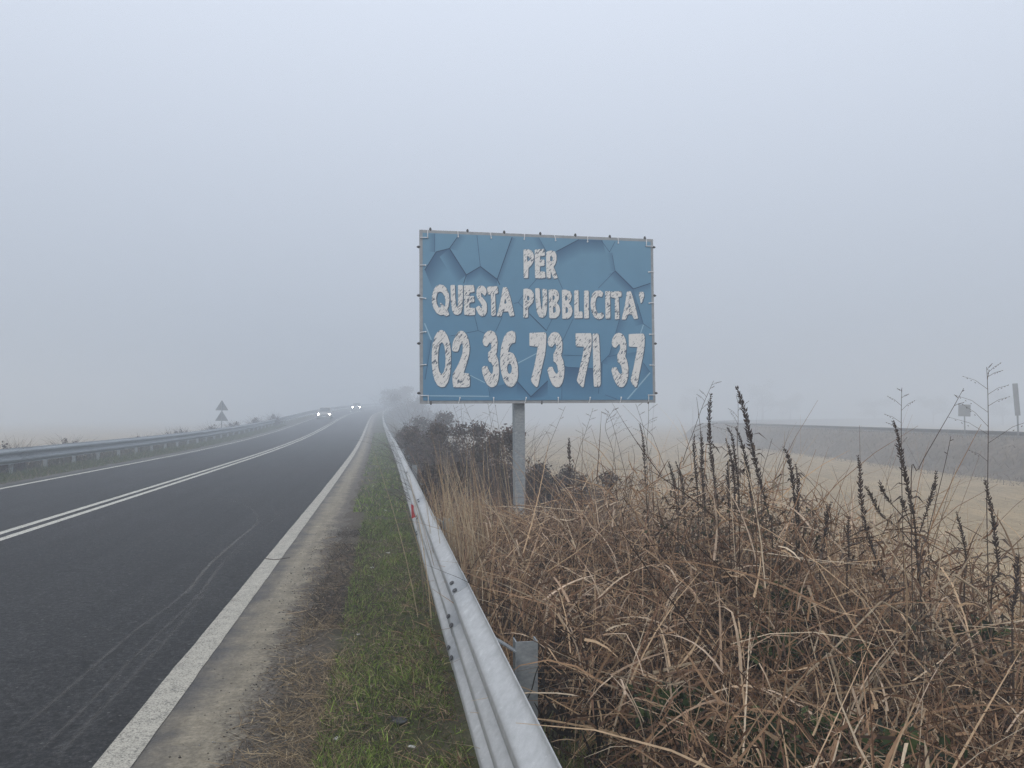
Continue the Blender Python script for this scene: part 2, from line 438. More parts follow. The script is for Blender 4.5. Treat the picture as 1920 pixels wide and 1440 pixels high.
def rail(label, s_back, side, top, prof, post_dy, beam_dy, y0, y1, ystart, slots=False, steel=None):
    "side = +1 if the road lies toward -s"
    root = thing('guardrail', (s_back, 0, 0), label, 'guardrail', 'guardrails along the road')
    r0 = Vector(root.location)
    th = 0.003
    y = y0; k = 0
    while y < y1:
        ya, yb = y, min(y + beam_dy + 0.30, y1)
        lap = 0.0028 * (k % 2)
        ny = max(3, int((yb - ya) / 0.7)); V = []; F = []
        for layer in (0, 1):
            for j in range(ny + 1):
                yy = ya + (yb - ya) * j / ny
                for (px, h) in prof:
                    off = px + lap - layer * th
                    V.append((s_back + road_o(yy) - side * off - r0.x, yy, road_e(yy) + top - h))
        n = len(prof); L0 = (ny + 1) * n
        for j in range(ny):
            for i in range(n - 1):
                a = j * n + i
                F.append((a, a + 1, a + n + 1, a + n)); F.append((L0 + a, L0 + a + n, L0 + a + n + 1, L0 + a + 1))
        for j in range(ny):
            for i in (0, n - 1):
                a = j * n + i; F.append((a, a + n, L0 + a + n, L0 + a))
        for j in (0, ny):
            for i in range(n - 1):
                a = j * n + i; F.append((a, a + 1, L0 + a + 1, L0 + a))
        b = mesh_np('beam', V, F, steel or M_GALV, root, smooth=True)
        if slots and 1.0 < yb < 30:
            for dy in (0.05, 0.23):
                for (px, h) in ((prof[5][0], prof[5][1]), (prof[22][0], prof[22][1]), (prof[38][0], prof[38][1])):
                    mb = MB(); yy = yb - 0.30 + dy
                    i = min(range(len(prof)), key=lambda q: abs(prof[q][1] - h))
                    p1, p2 = prof[max(0, i - 1)], prof[min(len(prof) - 1, i + 1)]
                    t = Vector((-(p2[0] - p1[0]) * side, 0, -(p2[1] - p1[1]))).normalized(); nrm = Vector((-t.z, 0, t.x))
                    if nrm.x * side > 0: nrm = -nrm
                    c = Vector((s_back + road_o(yy) - side * (px + 0.0028) - r0.x, yy, road_e(yy) + top - h)) + nrm * 0.0025
                    ring = [c + t * (0.013 * math.sin(a)) + Vector((0, 1, 0)) * (0.030 * math.cos(a)) for a in np.linspace(0, 2 * math.pi, 13)[:-1]]
                    mb.add(ring + [v + nrm * 0.003 for v in ring], [tuple(range(12)), tuple(range(23, 11, -1))] + [(q, (q + 1) % 12, 12 + (q + 1) % 12, 12 + q) for q in range(12)])
                    mb.build('bolt_slot', M_DARK, b)
        y += beam_dy; k += 1
    # posts with their bent spacer straps
    y = ystart; i = 0; ph = top - 0.15 if slots else top - 0.06
    while y < y1:
        x = s_back + road_o(y) + side * 0.20 - r0.x; e = road_e(y)
        mb = MB(); wd, dp, t = 0.10, 0.07, 0.006
        zc = e + (ph - 0.5) / 2; hh = ph + 0.5
        mb.box((x, y, zc), (wd, t, hh)); mb.box((x - wd / 2 + t / 2, y + dp / 2 + t / 2, zc), (t, dp, hh)); mb.box((x + wd / 2 - t / 2, y + dp / 2 + t / 2, zc), (t, dp, hh))
        mb.build('post', M_GALVD, root)
        if y < 40 and slots:
            mb = MB(); q0 = x - side * 0.19; q1 = x - side * 0.054
            pts = [(q0, y - .01, e + top - 0.10), (x - side * 0.10, y - .01, e + top - 0.155), (q1, y - .01, e + top - 0.185), (q1, y - .01, e + top - 0.30), (x - side * 0.10, y - .01, e + top - 0.315), (q0, y - .01, e + top - 0.33)]
            for a, b_ in zip(pts[:-1], pts[1:]):
                a, b_ = Vector(a), Vector(b_); d = (b_ - a); ang = math.atan2(d.z, d.x)
                mb.box((a + b_) / 2, (d.length + 0.004, 0.06, 0.006), Matrix.Rotation(-ang, 3, 'Y'))
            mb.build('spacer', M_GALVD, root)
        y += post_dy; i += 1
    return root
RAILR = rail('galvanised three-wave guardrail running from the foreground beside the dry grass', 0.432, 1, 0.75, W3, 4.2, 4.2, -8.62, 230, 3.42 - 4.2, True)
RAILL = rail('grey two-wave guardrail along the far left side of the road', -9.78, -1, 0.74, W2, 2.2, 4.4, -16, 300, 1.0, False, M_GALVD)  # darker steel puts the shading of this rail into its colour
# red reflector set in the valley of the right rail
mb = MB(); rr = Vector(RAILR.location)
q = [pw(a, b, 9.15) - rr for a, b in ((770.5, 945.5), (774.5, 947), (782.5, 968), (772, 972.5))]; bk = fwd * .012
mb.add(q + [v + bk for v in q], [(0, 1, 2, 3), (7, 6, 5, 4), (0, 1, 5, 4), (1, 2, 6, 5), (2, 3, 7, 6), (3, 0, 4, 7)])
mb.build('reflector', M_RED, RAILR)

# ------------------------------------------------------------------ advertising sign
ZL, ZR = 9.55, 10.17
BL, BR = pw(787.5, 757, ZL), pw(1229, 755, ZR)
TL = pw(785.5, 427.5, ZL)
ux = (BR - BL); BW = ux.length; ux.normalize()
uz = Vector((0, 0, 1)); uz = (uz - ux * uz.dot(ux)).normalized()
BH = (TL - BL).dot(uz); un = ux.cross(uz)          # un points away from the viewer? fixed below
if un.dot(BL - CAMP) > 0: un = -un                  # un: toward the viewer
# homography photo pixel -> board (u, v)
def homog(src, dst):
    A = []; b = []
    for (x, y), (u, v) in zip(src, dst):
        A.append([x, y, 1, 0, 0, 0, -u * x, -u * y]); b.append(u)
        A.append([0, 0, 0, x, y, 1, -v * x, -v * y]); b.append(v)
    h = np.linalg.solve(np.array(A, float), np.array(b, float)); return np.append(h, 1).reshape(3, 3)
HB = homog([(787.5, 757), (1229, 755), (1225, 445), (785.5, 427.5)], [(0, 0), (BW, 0), (BW, BH), (0, BH)])
def b_uv(x, y):
    p = HB @ np.array((x, y, 1.0)); return p[0] / p[2], p[1] / p[2]
pb = pw(977, 900, (ZL * 0.57 + ZR * 0.43) + 0.10)
base = Vector((pb.x, pb.y, gz(pb.x, pb.y)))
SIGN = thing('advertising_sign', base, 'blue billboard lettered PER QUESTA PUBBLICITA\' on a single grey post beside the guardrail', 'billboard')
BO = BL - base
def bp(u, v, d=0.0): return BO + ux * u + uz * v + un * d
BMAT = Matrix((ux, -un, uz)).transposed()           # local x right, y away, z up
# frame: four tubes
mb = MB(); fw, fd = 0.050, 0.05
for (u0, v0, u1, v1) in ((0, 0, BW, fw), (0, BH - fw, BW, BH), (0, fw, fw, BH - fw), (BW - fw, fw, BW, BH - fw)):
    mb.box(bp((u0 + u1) / 2, (v0 + v1) / 2, -fd / 2), (u1 - u0, fd, v1 - v0), BMAT)
mb.build('frame', M_FRAME, SIGN)
mb = MB(); mb.box(bp(BW * .5, BH * .5, -0.035), (BW - 2 * fw, 0.004, BH - 2 * fw), BMAT)
for v in (0.25, 0.5, 0.75): mb.box(bp(BW * .5, BH * v, -0.065), (BW - 2 * fw - .01, 0.03, 0.05), BMAT)
mb.build('back_panel', M_ALU, SIGN)
# post: square tube with lean of the board
mb = MB(); pu, _ = b_uv(976, 700)
pt_top = bp(pu - 0.01, BH - 0.08, -0.16); pt_bot = bp(pu + 0.015, -2.6, -0.16)
dirp = (pt_top - pt_bot).normalized()
PM = Matrix((ux, -un, uz)).transposed()
mb.box((pt_top + pt_bot) / 2, (0.138, 0.14, (pt_top - pt_bot).length), PM)
mb.build('post', M_GALVD, SIGN, bevel=0.012)
# banner
def m_banner():
    n = N('blue_vinyl'); a = n.new('Attribute', attribute_name='Col')
    n.base(n.mix(0.2, a.outputs['Color'], n.ramp(n.noise(3, 5), [(0.3, 0.75), (0.7, 1.2)]), 'MULTIPLY')); n.set(0.6, 0, 0.25); return n.m
M_BAN = m_banner()
def board_px(x, y): return b_uv(760 + x / 3.79, 400 + y / 3.79)   # close-up coordinates
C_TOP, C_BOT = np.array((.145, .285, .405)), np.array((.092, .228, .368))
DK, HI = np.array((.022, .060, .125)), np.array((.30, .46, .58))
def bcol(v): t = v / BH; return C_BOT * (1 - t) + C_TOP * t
inset = 0.038
V = []; C = []; F = []; nu, nv = 30, 22
for j in range(nv + 1):
    for i in range(nu + 1):
        u = inset + (BW - 2 * inset) * i / nu; v = inset + (BH - 2 * inset) * j / nv
        dep = 0.0075 + 0.0004 * nz(u, v, 3, 1.3) * min(1, 6 * min(i / nu, 1 - i / nu, j / nv, 1 - j / nv))
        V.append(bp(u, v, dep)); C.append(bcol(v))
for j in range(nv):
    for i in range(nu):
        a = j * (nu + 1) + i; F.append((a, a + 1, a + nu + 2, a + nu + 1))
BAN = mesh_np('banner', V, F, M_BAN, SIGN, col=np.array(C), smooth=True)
# printed facets on the banner (part of the artwork)
PV = []; PC = []; PF = []
def clampuv(u, v): return min(BW - inset - .004, max(inset + .004, u)), min(BH - inset - .004, max(inset + .004, v))
zlay = [0.0085]
def quad(pts, cols):
    b = len(PV); zlay[0] += 0.000012
    for p, c in zip(pts, cols):
        u, v = clampuv(*p); PV.append(bp(u, v, zlay[0])); PC.append(c)
    PF.append((b, b + 1, b + 2, b + 3))
def shade(path, off, k=0.75):
    P = [board_px(*p) for p in path]; Q = [board_px(p[0] + off[0], p[1] + off[1]) for p in path]
    for i in range(len(P) - 1):
        c = [bcol(P[i][1]) * (1 - k) + DK * 1.35 * k, bcol(P[i + 1][1]) * (1 - k) + DK * 1.35 * k, bcol(Q[i + 1][1]), bcol(Q[i][1])]
        quad([P[i], P[i + 1], Q[i + 1], Q[i]], c)
def line(path, wpx=5, colr=None):
    for a, b in zip(path[:-1], path[1:]):
        d = np.array(b, float) - np.array(a, float); d /= np.linalg.norm(d); n_ = np.array((-d[1], d[0])) * wpx / 2; d *= wpx * .3
        pts = [board_px(*(np.array(a) - d + n_)), board_px(*(np.array(b) + d + n_)), board_px(*(np.array(b) + d - n_)), board_px(*(np.array(a) - d - n_))]
        c = DK if colr is None else colr
        quad(pts, [c] * 4)
shade([(135, 395), (215, 265), (310, 240)], (60, 150), .8)
shade([(310, 240), (430, 430)], (-70, 60), .8)
shade([(375, 135), (310, 240)], (60, 20), .45)
shade([(430, 430), (530, 370), (650, 462)], (0, 75), .75)
shade([(650, 462), (755, 160)], (35, 10), .45)
shade([(205, 135), (205, 265)], (-45, 0), .45)
shade([(1070, 262), (1230, 175), (1400, 175)], (25, 110), .75)
shade([(945, 150), (1000, 260)], (-50, 10), .4)
shade([(1490, 400), (1620, 530)], (-55, 30), .8); shade([(1620, 530), (1740, 490)], (0, 60), .5)
shade([(1470, 270), (1490, 400)], (-40, 0), .45)
shade([(1620, 530), (1690, 780)], (-60, 20), .6)
shade([(1110, 1070), (1150, 1092), (1330, 1100), (1400, 1060)], (0, 220), .8)
shade([(790, 1190), (890, 1303), (1010, 1190)], (0, 110), .85)
shade([(600, 1240), (790, 1190)], (0, 110), .5)
shade([(1520, 750), (1450, 1000), (1390, 1060)], (60, 20), .5)
shade([(1430, 1020), (1700, 970)], (10, 60), .35)
shade([(1690, 1060), (1735, 1130)], (-60, 60), .4)
shade([(185, 890), (140, 1180)], (-40, 0), .4)
for p in ([(135, 395), (215, 265), (310, 240), (378, 135)], [(310, 240), (430, 430), (530, 370), (650, 462), (755, 160)], [(650, 462), (668, 500)], [(430, 430), (412, 490)],
          [(1620, 530), (1740, 490)], [(1490, 400), (1620, 530)], [(880, 710), (1000, 830)], [(1070, 262), (1230, 175)], [(790, 1190), (890, 1303)], [(890, 1303), (1010, 1190)]): line(p, 6)
for p in ([(505, 140), (530, 370)], [(205, 135), (205, 265)], [(945, 150), (1000, 260)], [(1390, 180), (1450, 265), (1490, 190)], [(1470, 290), (1490, 400), (1370, 525)],
          [(930, 460), (870, 530)], [(1085, 460), (1115, 530)], [(770, 635), (800, 628), (838, 668)], [(800, 628), (835, 575)], [(1000, 830), (1040, 750)], [(490, 725), (515, 830), (320, 868)],
          [(515, 830), (565, 850)], [(685, 735), (640, 835)], [(1190, 745), (1110, 915)], [(1520, 750), (1450, 1000), (1390, 1060)], [(1650, 640), (1690, 780), (1740, 815)],
          [(1110, 1070), (1150, 1092), (1330, 1100)], [(1430, 1020), (1570, 985)], [(590, 1240), (600, 1300)], [(1110, 1130), (1110, 1320)], [(1420, 1290), (1500, 1320)], [(1690, 1060), (1740, 1132)],
          [(1390, 1060), (1370, 1280)], [(1120, 1005), (1260, 1010)], [(185, 890), (140, 1180)]): line(p, 3.2, DK * 1.2)
for p, wd in (([(800, 1062), (945, 985)], 7), ([(135, 1296), (590, 1300)], 8), ([(1578, 1318), (1737, 1132)], 9), ([(135, 780), (182, 895)], 9), ([(460, 1150), (562, 1202)], 6), ([(1670, 850), (1690, 790)], 7)): line(p, wd, HI)
mesh_np('facet_print', PV, PF, M_BAN, BAN, col=np.array(PC), flat=True)
# lettering
def m_chalk():
    n = N('scratched_white_print')
    v = n.coord('Object', (15, 1, 62), (0, R(52), 0)); f = n.noise(1.0, 3, 0.6, v)
    g = n.noise(30, 3, 0.6); h = n.noise(4.0, 2)
    k = n.math('ADD', f, n.math('MULTIPLY', n.math('SUBTRACT', h, 0.5), 0.25))
    m = n.ramp(k, [(0.575, 0.0), (0.61, 1.0)]); m2 = n.ramp(g, [(0.60, 0.0), (0.66, 0.6)])
    col = n.mix(m2, c3(.72, .71, .69), c3(.36, .37, .39)); col = n.mix(m, col, c3(.10, .13, .17))
    n.base(col); n.set(0.65, 0, 0.2); return n.m
M_CHALK = m_chalk()
M_SHAD = simple('printed_outline', c3(.050, .095, .150), c3(.060, .110, .170), 5, 0.6)
fA = lambda p: (800 + p[0] / 8.727, 440 + p[1] / 8.727)
fB = lambda p: (960 + p[0] / 7.385, 450 + p[1] / 7.385)
fC = lambda p: (800 + p[0] / 9.6, 600 + p[1] / 9.6)
fD = lambda p: (980 + p[0] / 7.385, 600 + p[1] / 7.385)
THREE = [(345, 300), (355, 240), (390, 180), (440, 158), (490, 175), (525, 230), (542, 310), (540, 410), (525, 490), (555, 560), (570, 660), (565, 780), (540, 870), (505, 920), (460, 930), (410, 890), (370, 800), (340, 690), (350, 655), (405, 645), (425, 700), (455, 745), (480, 745), (490, 700), (475, 620), (450, 580), (425, 570), (422, 470), (445, 430), (465, 380), (458, 320), (440, 310), (420, 340), (395, 370), (360, 350)]
GL = [
 (fA, [[(1580, 225), (1660, 220), (1710, 245), (1740, 300), (1745, 370), (1730, 430), (1700, 480), (1655, 525), (1650, 690), (1585, 690)], [(1640, 330), (1668, 345), (1677, 390), (1660, 412), (1640, 400)]]),
 (fB, [[(312, 118), (440, 105), (447, 195), (380, 205), (378, 260), (440, 255), (442, 335), (378, 345), (375, 425), (450, 425), (455, 505), (390, 515), (318, 508)]]),
 (fB, [[(470, 150), (530, 128), (585, 140), (608, 190), (608, 260), (590, 320), (565, 350), (597, 430), (625, 508), (572, 518), (545, 440), (528, 400), (528, 510), (480, 515), (472, 400)], [(528, 205), (552, 215), (558, 245), (545, 278), (528, 272)]]),
 (fA, [[(200, 805), (260, 810), (310, 860), (350, 950), (362, 1050), (345, 1160), (325, 1210), (360, 1300), (300, 1325), (280, 1290), (220, 1305), (160, 1270), (110, 1190), (82, 1090), (85, 990), (110, 890), (150, 830)], [(205, 920), (245, 935), (285, 1000), (298, 1080), (288, 1165), (262, 1130), (225, 1095), (205, 1100), (225, 1180), (190, 1170), (160, 1110), (152, 1020), (170, 945)]]),
 (fA, [[(385, 815), (450, 810), (455, 1000), (470, 1150), (490, 1185), (505, 1160), (512, 1000), (508, 812), (580, 815), (582, 1000), (575, 1180), (550, 1270), (500, 1300), (450, 1290), (415, 1230), (395, 1100)]]),
 (fA, [[(605, 818), (765, 812), (770, 920), (690, 930), (690, 1000), (765, 990), (768, 1085), (690, 1095), (688, 1190), (778, 1190), (782, 1300), (690, 1305), (612, 1295)]]),
 (fA, [[(880, 820), (925, 828), (960, 870), (972, 920), (945, 985), (925, 965), (895, 930), (875, 945), (885, 1000), (940, 1060), (970, 1110), (978, 1180), (970, 1260), (940, 1310), (890, 1325), (850, 1290), (815, 1220), (800, 1185), (850, 1150), (880, 1185), (900, 1215), (905, 1190), (885, 1110), (830, 1030), (808, 960), (815, 890), (845, 835)]]),
 (fA, [[(985, 840), (1150, 830), (1160, 940), (1110, 950), (1120, 1310), (1055, 1318), (1048, 960), (995, 960)]]),
 (fA, [[(1245, 850), (1300, 845), (1335, 930), (1370, 1060), (1425, 1310), (1360, 1325), (1330, 1240), (1235, 1245), (1210, 1320), (1145, 1320), (1190, 1150), (1225, 960)], [(1280, 1035), (1297, 1108), (1266, 1114)]]),
 (fB, [[(155, 668), (205, 662), (260, 680), (292, 730), (295, 790), (280, 850), (230, 905), (215, 925), (213, 1060), (155, 1065)], [(208, 760), (228, 770), (236, 800), (222, 828), (208, 818)]]),
 (fB, [[(318, 660), (375, 655), (380, 800), (395, 930), (405, 970), (418, 930), (425, 800), (415, 665), (472, 672), (480, 800), (475, 950), (460, 1030), (420, 1065), (375, 1055), (340, 980), (325, 830)]]),
 (fB, [[(505, 680), (580, 672), (625, 690), (645, 750), (640, 810), (610, 860), (645, 900), (660, 960), (645, 1030), (600, 1070), (515, 1072)], [(560, 755), (582, 765), (584, 800), (562, 825)], [(568, 905), (597, 925), (597, 985), (570, 1000)]]),
 (fB, [[(690, 680), (740, 678), (800, 700), (820, 760), (800, 840), (775, 862), (815, 910), (830, 970), (815, 1035), (775, 1075), (695, 1078)], [(735, 765), (762, 775), (764, 805), (738, 830)], [(742, 915), (767, 935), (767, 985), (742, 1005)]]),
 (fB, [[(860, 690), (912, 682), (918, 985), (968, 982), (972, 1068), (862, 1072)]]),
 (fB, [[(998, 690), (1055, 690), (1058, 1070), (998, 1075)]]),
 (fB, [[(1150, 695), (1215, 685), (1255, 715), (1240, 775), (1190, 760), (1160, 790), (1145, 860), (1150, 940), (1175, 1000), (1205, 1015), (1240, 985), (1268, 1040), (1240, 1075), (1190, 1088), (1140, 1060), (1100, 980), (1085, 880), (1095, 790), (1115, 730)]]),
 (fB, [[(1290, 698), (1352, 695), (1355, 1075), (1295, 1078)]]),
 (fB, [[(1365, 705), (1508, 695), (1512, 765), (1470, 775), (1482, 1080), (1425, 1088), (1425, 785), (1370, 780)]]),
 (fB, [[(1590, 705), (1640, 698), (1665, 770), (1700, 900), (1740, 1075), (1690, 1085), (1660, 1015), (1600, 1015), (1570, 1088), (1515, 1088), (1545, 980), (1575, 820)], [(1622, 868), (1640, 912), (1610, 922)]]),
 (fB, [[(1760, 710), (1815, 705), (1825, 760), (1800, 840), (1780, 865), (1775, 800), (1760, 770)]]),
 (fC, [[(255, 172), (310, 195), (365, 280), (405, 400), (425, 560), (425, 800), (410, 980), (375, 1110), (320, 1195), (255, 1205), (195, 1170), (145, 1080), (110, 950), (92, 780), (92, 600), (105, 430), (140, 300), (195, 205)], [(265, 390), (295, 430), (320, 540), (330, 680), (325, 830), (300, 930), (265, 970), (230, 930), (210, 840), (203, 690), (210, 540), (235, 430)]]),
 (fC, [[(455, 520), (470, 400), (510, 290), (560, 210), (610, 185), (660, 200), (710, 260), (745, 360), (765, 480), (755, 600), (720, 740), (680, 870), (655, 955), (750, 960), (770, 1050), (765, 1190), (700, 1205), (480, 1205), (465, 1100), (465, 980), (540, 850), (600, 720), (645, 590), (650, 470), (640, 410), (615, 405), (590, 440), (570, 520), (550, 560), (470, 555)]]),
 (fC, [[(1005, 390), (1015, 310), (1045, 240), (1100, 190), (1160, 185), (1215, 215), (1250, 290), (1265, 400), (1255, 540), (1238, 620), (1270, 690), (1290, 800), (1295, 930), (1280, 1070), (1250, 1160), (1200, 1200), (1150, 1205), (1090, 1160), (1040, 1070), (1005, 960), (990, 870), (1015, 830), (1080, 825), (1110, 910), (1150, 970), (1180, 970), (1195, 900), (1190, 820), (1160, 755), (1115, 740), (1105, 700), (1105, 580), (1150, 540), (1165, 470), (1150, 400), (1130, 390), (1100, 425), (1075, 470), (1025, 445)]]),
 (fC, [[(1525, 185), (1580, 210), (1590, 300), (1580, 395), (1520, 410), (1480, 470), (1450, 580), (1490, 575), (1550, 600), (1600, 690), (1630, 830), (1635, 980), (1620, 1080), (1570, 1170), (1510, 1205), (1450, 1185), (1390, 1100), (1345, 960), (1320, 800), (1322, 620), (1345, 450), (1390, 300), (1450, 215)], [(1480, 775), (1510, 800), (1525, 860), (1515, 930), (1485, 970), (1455, 930), (1445, 860), (1455, 800)]]),
 (fD, [[(92, 175), (310, 165), (320, 210), (315, 340), (300, 480), (265, 620), (235, 760), (205, 910), (185, 928), (140, 880), (112, 830), (150, 680), (185, 510), (210, 360), (92, 350)]]),
 (fD, [THREE]),
 (fD, [[(730, 180), (940, 178), (948, 230), (945, 360), (920, 500), (885, 660), (855, 800), (838, 920), (820, 928), (775, 880), (748, 835), (785, 680), (825, 510), (850, 360), (735, 355)]]),
 (fD, [[(968, 185), (1045, 182), (1055, 300), (1062, 480), (1070, 660), (1072, 880), (1060, 915), (985, 920), (978, 780), (975, 560), (970, 380)]]),
 (fD, [[(x + 887, y * .982 + 16) for x, y in THREE]]),
 (fD, [[(1468, 190), (1670, 183), (1685, 230), (1680, 360), (1660, 490), (1630, 640), (1600, 790), (1575, 920), (1555, 928), (1515, 880), (1492, 830), (1530, 680), (1565, 500), (1590, 365), (1470, 360)]]),
]
def smooth_poly(P, step=0.02):
    P = [np.array(p) for p in P]; out = []
    for i in range(len(P)):
        a, b = P[i], P[(i + 1) % len(P)]; n = max(1, int(np.linalg.norm(b - a) / step))
        out += [a + (b - a) * k / n for k in range(n)]
    for _ in range(2):
        q = []
        for i in range(len(out)):
            a, b = out[i], out[(i + 1) % len(out)]; q += [a * .75 + b * .25, a * .25 + b * .75]
        out = q
    return out
def offset_poly(P, d):
    P = np.array(P); T = np.roll(P, -1, 0) - np.roll(P, 1, 0); T /= (np.linalg.norm(T, axis=1, keepdims=True) + 1e-9)
    area = 0.5 * np.sum(P[:, 0] * np.roll(P[:, 1], -1) - np.roll(P[:, 0], -1) * P[:, 1])
    Nn = np.stack([T[:, 1], -T[:, 0]], 1) * (1 if area > 0 else -1)
    return [tuple(p) for p in P + Nn * d]
def inside(p, P):
    x, y = p; c = False; n = len(P)
    for i in range(n):
        x1, y1 = P[i]; x2, y2 = P[i - 1]
        if (y1 > y) != (y2 > y) and x < (x2 - x1) * (y - y1) / (y2 - y1) + x1: c = not c
    return c
def letters(name, mat, depth, grow=0.0, sh=(0, 0), parent=None):
    V = []; F = []
    for fn, loops in GL:
        LP = []
        for li, lp in enumerate(loops):
            P = smooth_poly([b_uv(*fn(p)) for p in lp])
            if grow: P = offset_poly(P, grow if li == 0 else (0.004 if grow < .005 else -.002))
            LP.append([(float(p[0] + sh[0]), float(p[1] + sh[1])) for p in P])
        vs = []; es = []
        for P in LP:
            b = len(vs); vs += [Vector(p) for p in P]; es += [(b + i, b + (i + 1) % len(P)) for i in range(len(P))]
        r = delaunay_2d_cdt(vs, es, [], 0, 1e-6); b = len(V)
        V += [BO + ux * p.x + uz * p.y + un * depth for p in r[0]]
        for f in r[2]:
            c = sum((r[0][q] for q in f), Vector((0, 0))) / len(f)
            if inside(c, LP[0]) and not any(inside(c, h) for h in LP[1:]): F.append(tuple(b + q for q in f))
    return mesh_np(name, [tuple(v) for v in V], F, mat, parent, flat=True)
zt = zlay[0]
letters('lettering_outline', M_SHAD, zt + 0.0004, 0.007, (0.008, -0.010), BAN)
letters('lettering', M_CHALK, zt + 0.0009, 0.003, (0, 0), BAN)
# cable ties and bolts
def tie(u, v, du, dv, l=0.07):
    mb = MB(); d = Vector((du, dv)).normalized(); ang = math.atan2(d.y, d.x)
    a = bp(u, v, 0.016); b_ = bp(u + d.x * l, v + d.y * l, 0.012)
    mb.tube([a, (a + b_) / 2 + un * 0.006, b_, bp(u + d.x * (l + .004), v + d.y * (l + .004), -0.02)], [0.0055, 0.005, 0.0055, 0.005], 6)
    mb.tube([a - un * .012, a + un * 0.005], 0.009, 8)
    mb.build('cable_tie', M_WHITE, SIGN)
for px in (858, 920, 982, 1041, 1101, 1159): u, v = b_uv(px, 432 + (px - 787) * 0.040); tie(u, BH - 0.072, random.uniform(-.25, .25), 1)
for px in (862, 925, 986, 1046, 1106, 1164): u, v = b_uv(px, 745); tie(u, 0.072, random.uniform(-.3, .3), -1)
for py in (495, 558, 621, 683): u, v = b_uv(790, py); tie(0.072, v, -1, random.uniform(-.2, .2))
for py in (508, 567, 626, 684): u, v = b_uv(1224, py); tie(BW - 0.072, v, 1, random.uniform(-.2, .2))
for u, v, a, b_ in ((.10, BH - .10, 0, 1), (.10, BH - .10, -1, 0), (.10, .10, 0, -1), (.10, .10, -1, 0), (BW - .10, BH - .10, 0, 1), (BW - .10, BH - .10, 1, 0), (BW - .10, .10, 0, -1), (BW - .10, .10, 1, 0)):
    tie(u, v, a, b_, 0.09)
def bolt(u, v, du, dv):
    mb = MB(); d = ux * du + uz * dv; c = bp(u, v, -0.012)
    mb.tube([c - d * 0.01, c + d * 0.022], 0.016, 6); mb.tube([c + d * 0.022, c + d * 0.034], 0.010, 6)
    mb.build('bolt', M_DARK, SIGN)
for px in (806, 876, 945, 1013, 1079, 1144, 1210): bolt(b_uv(px, 435)[0], BH, 0, 1)
for px in (808, 1016, 1216): bolt(b_uv(px, 755)[0], 0.02, 0, -1)
for py in (460, 552, 643, 737): bolt(BW, b_uv(1226, py)[1], 1, 0); bolt(0, b_uv(786, py)[1], -1, 0)

# ------------------------------------------------------------------ vegetation generators
def ribbons(n, base, az, tilt, length, droop, width, col, seg=6, roll=None, kink=None, twist=None, taper=0.15, floor=None):
    "returns V, F, C for n bent strips"
    P = np.array(base, float).copy(); pts = [P.copy()]; dirs = []
    t = np.array(tilt, float).copy(); a = np.array(az, float).copy(); st = length / seg
    for k in range(seg):
        d = np.stack([np.sin(t) * np.cos(a), np.sin(t) * np.sin(a), np.cos(t)], 1); dirs.append(d)
        P = P + d * st[:, None]
        if floor is not None: P[:, 2] = np.maximum(P[:, 2], floor)
        pts.append(P.copy()); t = t + droop / seg
        if kink is not None: t = t + np.where(kink[0] == k, kink[1], 0)
        if twist is not None: a = a + twist / seg
    dirs.append(dirs[-1])
    V = []; C = []
    for k in range(seg + 1):
        d = dirs[k]; sx = np.cross(d, np.tile([0, 0, 1.0], (n, 1))) ; ln = np.linalg.norm(sx, axis=1, keepdims=True); sx = np.where(ln > 1e-4, sx / (ln + 1e-9), np.array([1.0, 0, 0]))
        if roll is not None:
            nn = np.cross(sx, d); sx = sx * np.cos(roll)[:, None] + nn * np.sin(roll)[:, None]
        u = k / seg; wk = width * (1 - (1 - taper) * u ** 1.6)
        V.append(pts[k] - sx * wk[:, None] / 2); V.append(pts[k] + sx * wk[:, None] / 2); C.append(col); C.append(col)
    V = np.stack(V, 1).reshape(-1, 3); C = np.stack(C, 1).reshape(-1, 3)
    m = 2 * (seg + 1); b = (np.arange(n) * m)[:, None, None]
    q = np.array([(2 * k, 2 * k + 1, 2 * k + 3, 2 * k + 2) for k in range(seg)])[None]
    return V, (b + q).reshape(-1, 4), C
def merge(parts):
    V, F, C = [], [], []; o = 0
    for v, f, c in parts: V.append(v); F.append(f + o); C.append(c); o += len(v)
    return np.concatenate(V), np.concatenate(F), np.concatenate(C)
def pal(n, cols, wts, jit=0.25):
    i = rng.choice(len(cols), n, p=np.array(wts) / sum(wts)); c = np.array(cols)[i]
    return c * rng.uniform(1 - jit, 1 + jit, (n, 1))
DRY = [(.52, .37, .235), (.33, .208, .125), (.175, .102, .064), (.070, .043, .030), (.62, .50, .36)]
def gzv(x, y): return np.array([gz(a, b) for a, b in zip(x, y)])

def leaf_cloud(n, centre, rad, size, col, shell=0.5, flat=0.0):
    d = rng.normal(size=(n, 3)); d /= np.linalg.norm(d, axis=1, keepdims=True)
    r = rng.random(n) ** shell
    lump = 0.75 + 0.35 * np.array([mnoise.noise(Vector((a * 2.3, b * 2.3, c * 2.3 + 5))) for a, b, c in d])
    P = np.array(centre) + d * (r * lump)[:, None] * np.array(rad)
    a = rng.normal(size=(n, 3)); a /= np.linalg.norm(a, axis=1, keepdims=True)
    b = np.cross(a, rng.normal(size=(n, 3))); b /= np.linalg.norm(b, axis=1, keepdims=True)
    s = rng.uniform(.6, 1.4, n)[:, None] * size
    V = np.stack([P - a * s, P - b * s * .55, P + a * s, P + b * s * .55], 1).reshape(-1, 3)
    F = np.arange(n * 4).reshape(n, 4); return V, F, np.repeat(col, 4, 0)

